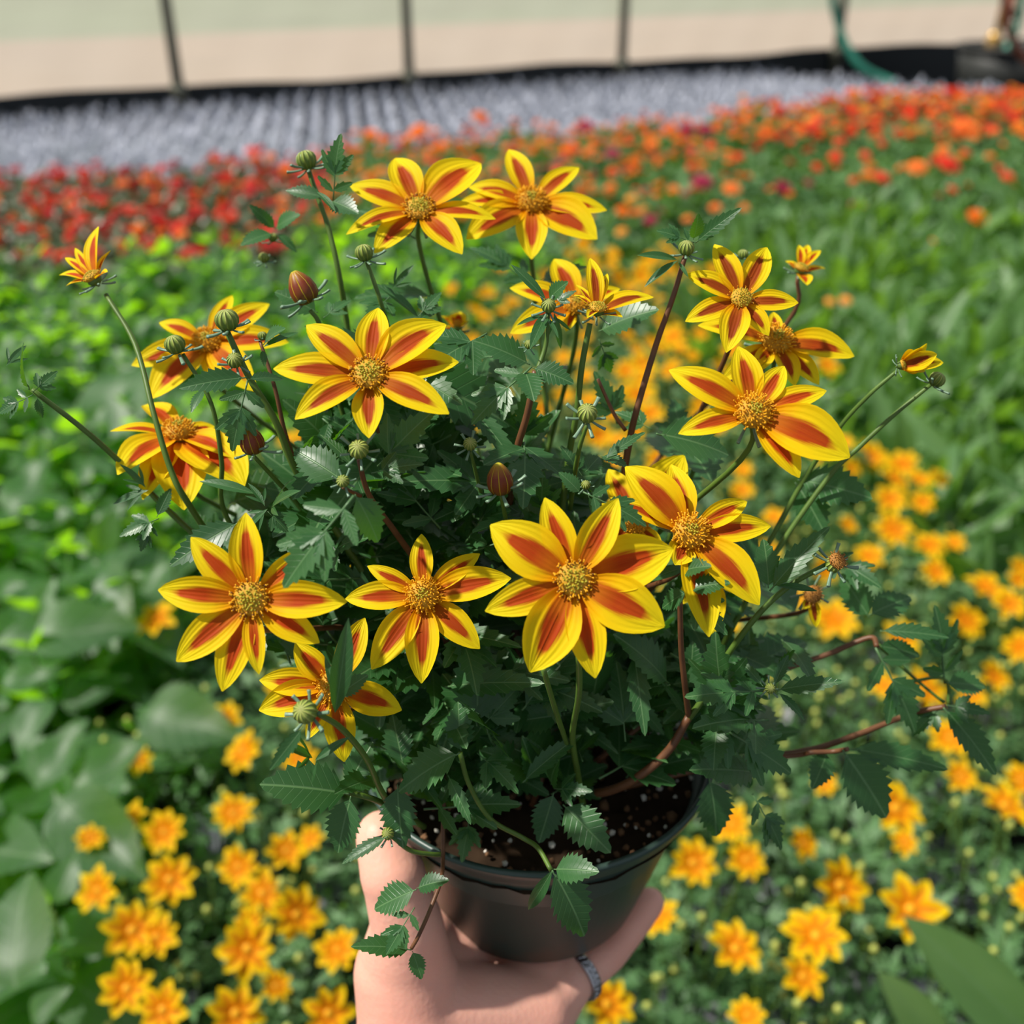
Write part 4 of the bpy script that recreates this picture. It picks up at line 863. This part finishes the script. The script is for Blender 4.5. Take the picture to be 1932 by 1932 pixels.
def zin_foliage(seed, sp=.105, n=150, top=.335, mat='zinfol', L=(.04, .07), w=.2):
    rr = random.Random(seed); gs = []; lf = leaflet(1, w, 0, 0, (0, 0), 0, .3, .25, .45)
    for i in range(n):
        a = rr.uniform(0, 6.283); r = sp * math.sqrt(rr.random()); z = top - .05 * (r / sp) ** 2 - .14 * rr.random() ** 1.6; el = rr.uniform(-.1, 1.1)
        gs.append(xf(lf, frame((r * math.cos(a), r * math.sin(a), z), (math.cos(a + rr.gauss(0, 1)) * math.cos(el), math.sin(a + rr.gauss(0, 1)) * math.cos(el), math.sin(el)), (rr.gauss(0, .4), rr.gauss(0, .4), 1), rr.uniform(*L))))
    return mesh('foliage', join(gs), [M[mat]])
ZF = [zin_foliage(s) for s in range(3)]
ZIN = []
zinp = [p for p in lattice(Z_zin, .20, .19, jit=.03, seed=8) if seen(*p, m=150)]
for i, (x, y) in enumerate(zinp):
    u, v, t = S((x, y, .38)); r = empty('zinnia_plant', (x, y, 0)); ZIN.append((r, x, y))
    m = Matrix.Translation((x, y, 0)) @ Matrix.Rotation(random.uniform(0, 6.28), 4, 'Z') @ Matrix.Scale(random.uniform(.92, 1.1), 4)
    ob('foliage', ZF[i % 3], r, m); ob('pot', POTK, r, Matrix.Translation((x, y, 0)))
    dens = 5.5 if (u > 1420 and v < 275) else (5 if v < 330 else (3 if v < 400 else .4))
    if v > 260 and u > 1350: dens = 1.0
    n_ = int(dens + random.random()); hot = u > 1420 and v < 330
    tag(r, 'leafy zinnia plant ' + ('with red and orange blooms before the hose tub' if hot else ('with small orange and magenta blooms behind the striped flowers' if n_ else 'in leaf only, in front of the orange flowers')), 'potted plant', 'zinnia plants in the orange bed')
    for k in range(n_):
        c = random.choice(['orange', 'orange', 'red', 'red', 'gold', 'blood'] if hot else ['orange', 'orange', 'gold', 'orange', 'red', 'pink'] if random.random() < .8 else ['orange'])
        pz = Vector((x + random.uniform(-.10, .10), y + random.uniform(-.10, .10), random.uniform(.35, .40)))
        ob('flower', POM[c], r, zframe(pz, (random.gauss(0, .3), random.gauss(-.3, .3), 1), random.uniform(.017, .028) * (1.25 if hot else .95)))
for u, v, d, c in [(1477, 357, 46, 'pink'), (1787, 312, 58, 'red'), (1730, 318, 44, 'orange'), (1663, 336, 38, 'red'), (1324, 345, 48, 'pink'), (1380, 358, 40, 'orange'), (1155, 291, 36, 'pink'), (1900, 334, 28, 'red'), (1843, 411, 46, 'orange'), (1330, 247, 40, 'pink'), (1265, 250, 36, 'orange'), (1105, 240, 38, 'pink'), (1070, 285, 30, 'orange'), (1295, 245, 34, 'pink'), (1230, 275, 30, 'orange'), (1820, 245, 60, 'orange'), (1795, 178, 40, 'red'), (1565, 570, 22, 'gold'), (1595, 568, 26, 'gold'), (1760, 455, 14, 'gold'), (1200, 305, 28, 'orange'), (1175, 400, 34, 'orange'), (905, 222, 36, 'orange'), (790, 250, 46, 'orange'), (830, 280, 34, 'orange'), (700, 255, 34, 'orange')]:
    p = PL(u, v, .40); t = S(p)[2]; r, x, y = min(ZIN + LAN, key=lambda b: (b[1] - p.x) ** 2 + (b[2] - p.y) ** 2)
    ob('flower', POM[c], r, zframe(p, (random.gauss(0, .2), -.5, 1), d * .5 * t / FPX))
# ---- red bed
RF = [zin_foliage(20 + s, .10, 110, .32, 'redfol', (.035, .06), .30) for s in range(3)]
redp = [p for p in lattice(Z_red, .19, .17, jit=.03, seed=9) if seen(*p, m=120)]
for i, (x, y) in enumerate(redp):
    r = empty('red_flowering_plant', (x, y, 0)); tag(r, 'bedding plant with scarlet flowers and grey green leaves beside the silver plant rows', 'potted plant', 'red flowering plants in the bed')
    ob('foliage', RF[i % 3], r, Matrix.Translation((x, y, 0)) @ Matrix.Rotation(random.uniform(0, 6.28), 4, 'Z')); ob('pot', POTK, r, Matrix.Translation((x, y, 0)))
    for k in range(random.choice((4, 5, 6, 7))):
        pz = Vector((x + random.uniform(-.09, .09), y + random.uniform(-.08, .08), random.uniform(.33, .375)))
        ob('flower', POM[random.choice(('red', 'blood', 'blood', 'red', 'blood', 'orange'))], r, zframe(pz, (random.gauss(0, .4), random.gauss(-.4, .3), 1), random.uniform(.015, .030)))
# ---- silver plants in rows
def silver(seed):
    rr = random.Random(seed); lf = leaflet(1, .13, 0, 0, (0, 0), 0, .3, .35, .6); V4 = []
    for i in range(22):
        a = i * 2.4 + rr.uniform(-.3, .3); z = .11 + .15 * (i / 22); el = rr.uniform(.5, 1.1) + .3 * i / 22
        V4.append(setmi(xf(lf, frame((.006 * math.cos(a), .006 * math.sin(a), z), (math.cos(a) * math.cos(el), math.sin(a) * math.cos(el), math.sin(el)), (0, 0, 1), rr.uniform(.05, .075))), 0))
    return join(V4)
def lowpoly_silver(seed):
    rr = random.Random(seed); gs = []
    for i in range(14):
        a = i * 2.4; z = .12 + .14 * (i / 14); el = rr.uniform(.5, 1.2); d = Vector((math.cos(a) * math.cos(el), math.sin(a) * math.cos(el), math.sin(el))); L = rr.uniform(.055, .08); s = Vector((-math.sin(a), math.cos(a), 0)) * .011
        p = Vector((.005 * math.cos(a), .005 * math.sin(a), z)); gs.append((np.array([tuple(p), tuple(p + d * L * .5 + s), tuple(p + d * L), tuple(p + d * L * .5 - s)]), [(0, 1, 2, 3)], np.array([(.4, 0), (.7, .5), (.4, 1), (.1, .5)]), [0]))
    return join(gs)
SILV = [mesh('silver_foliage', silver(s), [M['silver']]) for s in range(4)]
spot = lathe([(.02, .002), (.028, .002), (.036, .115), (.032, .115), (.03, .105), (.001, .105)], 8); SPOT = mesh('small_black_pot', spot, [M['potblack']])
silp = [p for p in lattice(Z_sil, .118, .086, CD, RD, 0, 10) if seen(*p, m=130) and (ctr(p) - WA).dot(wn) < -.17]
print('silver', len(silp)); rest = []
for i, (x, y) in enumerate(silp):
    x += random.uniform(-.006, .006); y += random.uniform(-.008, .008)
    if i < 300:
        r = empty('silver_leaved_plant', (x, y, 0)); tag(r, 'silvery lilac young plant in a small black pot in the rows before the film wall', 'potted plant', 'silver-leaved plants in rows')
        m = Matrix.Translation((x, y, 0)) @ Matrix.Rotation(random.uniform(0, 6.28), 4, 'Z') @ Matrix.Scale(random.uniform(.93, 1.1), 4)
        ob('foliage', SILV[i % 4], r, m); ob('pot', SPOT, r, Matrix.Translation((x, y, 0)))
    else: rest.append((x, y))
LS = [lowpoly_silver(s) for s in range(4)]
gs = []
for i, (x, y) in enumerate(rest):
    gs.append(xf(LS[i % 4], Matrix.Translation((x, y, 0)) @ Matrix.Rotation(random.uniform(0, 6.28), 4, 'Z') @ Matrix.Scale(random.uniform(.93, 1.1), 4)))
if gs:
    o = ob('silver_leaved_plants', mesh('silver_rest', join(gs), [M['silver']])); tag(o, 'dense rows of silvery lilac young plants stretching to the film wall', 'plants', None, 'stuff')
# ---- hoses, pipe and tub at the far right
teal = simple('teal hose', (.03, .25, .17), .45, nscale=4, var=.2); rust = simple('rusty red hose', (.28, .08, .04), .5); brass = simple('brass pipe', (.62, .38, .12), .35, .5, .6); darkp = simple('dark tub plastic', (.025, .027, .025), .5)
def onwall(u, v, off):  # point at the wall line, OFF metres in front of it
    d = FW + RT * ((u - 966) / FPX) + UP * ((966 - v) / FPX); o = WA - wn * off; k = (o - EYE).dot(wn) / d.dot(wn); return EYE + d * k
h = [onwall(1568, -260, .30), onwall(1566, -120, .30), onwall(1572, 0, .30), onwall(1585, 55, .35), onwall(1600, 92, .45), onwall(1630, 130, .6), onwall(1690, 160, .8)]
tag(ob('garden_hose', mesh('hose', tube([p - h[-1] for p in h], .032, .032, 10, 6), [teal]), None, Matrix.Translation(h[-1])), 'teal green hose looping down in front of the film wall', 'hose')
tb = onwall(1900, 128, 1.0); tb.z = 0
r = empty('water_tub', tb); tag(r, 'dark round tub under the hoses at the end of the film wall', 'tub')
ob('tub_body', mesh('tub_body', lathe([(.001, .01), (.34, .01), (.40, .42), (.37, .42), (.32, .05), (.001, .05)], 28), [darkp]), r, Matrix.Translation(tb))
ob('rim', mesh('tub_rim', lathe([(.365, .40), (.42, .40), (.425, .43), (.365, .435), (.365, .40)], 28), [darkp]), r, Matrix.Translation(tb))
b0 = onwall(1870, 100, 1.05); b1 = onwall(1884, -200, 1.05); b1.x = b0.x + .05; b1.y = b0.y
r = empty('standpipe', Vector((b0.x, b0.y, .2))); tag(r, 'brass coloured standpipe rising out of the dark tub', 'pipe'); mm = Matrix.Translation((b0.x, b0.y, .2))
ob('pipe', mesh('pipe', join([tube([(0, 0, 0), (.03, 0, .8), (.05, 0, 2.0)], .028, .028, 10, 0)]), [brass]), r, mm)
ob('nozzle', mesh('nozzle', lathe([(.001, .18), (.055, .18), (.055, .32), (.035, .34)], 12), [brass]), r, mm)
for nm, pts, mt, lab in [('red_hose', [(1888, -200), (1892, -60), (1898, 20), (1906, 65), (1932, 108), (1990, 150)], rust, 'rust red hose hanging beside the brass standpipe'),
                         ('teal_pipe', [(1935, -220), (1932, -60), (1926, 20), (1912, 70), (1895, 100), (1892, 112)], teal, 'teal hose end dropping into the dark tub')]:
    h = [onwall(u, v, 1.0 if nm != 'red_hose' else 1.62) for u, v in pts]; tag(ob(nm, mesh(nm, tube([p - h[-1] for p in h], .030, .030, 10, 6), [mt]), None, Matrix.Translation(h[-1])), lab, 'hose')
r = empty('tap', onwall(1905, 25, .95)); tag(r, 'dark red tap valve where the hoses meet', 'tap'); q = WM[r.name].translation
ob('valve_body', mesh('valve_body', join([tube([(-.07, 0, 0), (.07, 0, 0)], .035, .035, 8, 0), tube([(0, 0, -.08), (0, 0, .12)], .03, .03, 8, 0)]), [rust]), r, Matrix.Translation(q))
ob('handle', mesh('valve_handle', tube([(-.09, 0, .13), (.09, 0, .13)], .015, .015, 8, 0), [simple('dark red handle', (.15, .02, .02), .5)]), r, Matrix.Translation(q))

# ---- each bed plant is told apart by the landmark it stands nearest to
ORD = lambda n: {1: 'nearest', 2: 'second nearest', 3: 'third nearest', 4: 'fourth nearest', 5: 'fifth nearest', 6: 'sixth nearest', 7: 'seventh nearest', 8: 'eighth nearest'}.get(n, '%d%s nearest' % (n, 'st' if n % 10 == 1 and n % 100 != 11 else 'nd' if n % 10 == 2 and n % 100 != 12 else 'rd' if n % 10 == 3 and n % 100 != 13 else 'th'))
def landmark_labels(lst, desc, marks, z=.38):
    by = {}
    for r, x, y in lst:
        u, v, t = S((x, y, z)); k = min(range(len(marks)), key=lambda i: (marks[i][0] - u) ** 2 + (marks[i][1] - v) ** 2)
        by.setdefault(k, []).append(((marks[k][0] - u) ** 2 + (marks[k][1] - v) ** 2, r))
    for k, l in by.items():
        for i, (d, r) in enumerate(sorted(l, key=lambda q: q[0])): r['label'] = '%s, %s to %s' % (desc, ORD(i + 1), marks[k][2])
landmark_labels(BID, 'small bidens plant with golden flowers', [(690, 1600, 'the thumb'), (680, 1900, 'the wrist'), (60, 1900, 'the picture\'s lower corner by the big leaf'), (1240, 1690, 'the ringed finger\'s tip'), (1110, 1890, 'the silver ring'), (1700, 1750, 'the long pale leaf tip'), (1690, 1500, 'the trailing leaf over the bed'), (1860, 1350, 'the outermost trailing leaf'), (1860, 1110, 'the outermost golden flower'), (1690, 880, 'the cluster of four golden flowers'), (1400, 1480, 'the pot\'s far rim'), (450, 1450, 'the flower under the lowest striped bloom'), (295, 1170, 'the leftmost large striped flower'), (1210, 700, 'the tall reddish stem'), (950, 1000, 'the middle of the held plant')])
landmark_labels(BRO, 'broad-leaved green plant', [(170, 520, 'the half-open yellow flower'), (335, 810, 'the striped flower with domed centre'), (60, 740, 'the arching stem\'s end leaves'), (350, 1310, 'the pale leaf beside the golden flowers'), (40, 1750, 'the big pale toothed leaf'), (150, 1180, 'the pale leaf level with the striped flowers'), (600, 500, 'the closed maroon bud'), (900, 560, 'the topmost striped flowers\' stem'), (50, 1430, 'the dark round leaf at the edge')])
landmark_labels(LAN, 'upright narrow-leaved green plant', [(1560, 500, 'the small half-open flower'), (1770, 715, 'the round bud on the long side stem'), (1610, 670, 'the wide striped petal'), (1843, 411, 'the lone orange flower'), (1900, 950, 'the golden flowers at the bed edge'), (1400, 450, 'the small dark-striped flower'), (1900, 650, 'the frame\'s side')])
landmark_labels(ZIN, 'leafy zinnia plant', [(790, 300, 'the striped flower with raised petals'), (960, 270, 'the topmost striped petal'), (1155, 291, 'the small magenta bloom'), (1324, 345, 'the round magenta bloom'), (1477, 357, 'the darkest magenta bloom'), (1663, 336, 'the round scarlet bloom'), (1787, 312, 'the large scarlet bloom'), (1900, 334, 'the scarlet bloom at the edge'), (1500, 200, 'the silver rows\' near edge'), (1843, 411, 'the lone orange bloom'), (1850, 200, 'the dark tub'), (640, 250, 'the leafy bud stem tip'), (1300, 440, 'the grey green bud with long leaves')])
landmark_labels([(o, WM[o.name].translation.x, WM[o.name].translation.y) for o in bpy.data.objects if o.name.startswith('silver_leaved_plant') and 'category' in o and o.type == 'EMPTY'], 'silvery lilac potted seedling in the rows', [(20, 305, 'the rows\' outer front corner'), (250, 300, 'the scarlet flowers'), (325, 175, 'the leftmost wall post'), (560, 280, 'the topmost green bud'), (747, 150, 'the second wall post'), (790, 240, 'the striped flower with raised petals'), (960, 250, 'the topmost striped petal'), (1153, 125, 'the third wall post'), (1250, 220, 'the orange blooms'), (1540, 110, 'the post by the hose'), (1630, 150, 'the hose end'), (1830, 150, 'the dark tub')], .3)
landmark_labels([(b.parent, WM[b.parent.name].translation.x, WM[b.parent.name].translation.y) for b in [o for o in bpy.data.objects if o.name.startswith('foliage') and o.parent and o.parent.name.startswith('red_flowering')]], 'scarlet-flowered bedding plant', [(180, 420, 'the half-open yellow flower'), (20, 310, 'the silver rows\' outer corner'), (300, 310, 'the silver rows\' near edge'), (580, 300, 'the topmost green bud'), (500, 440, 'the pair of tiny buds'), (20, 470, 'the broad-leaved bed\'s outer corner'), (360, 460, 'the middle of the broad-leaved bed edge')])
print('objects', len(bpy.data.objects))
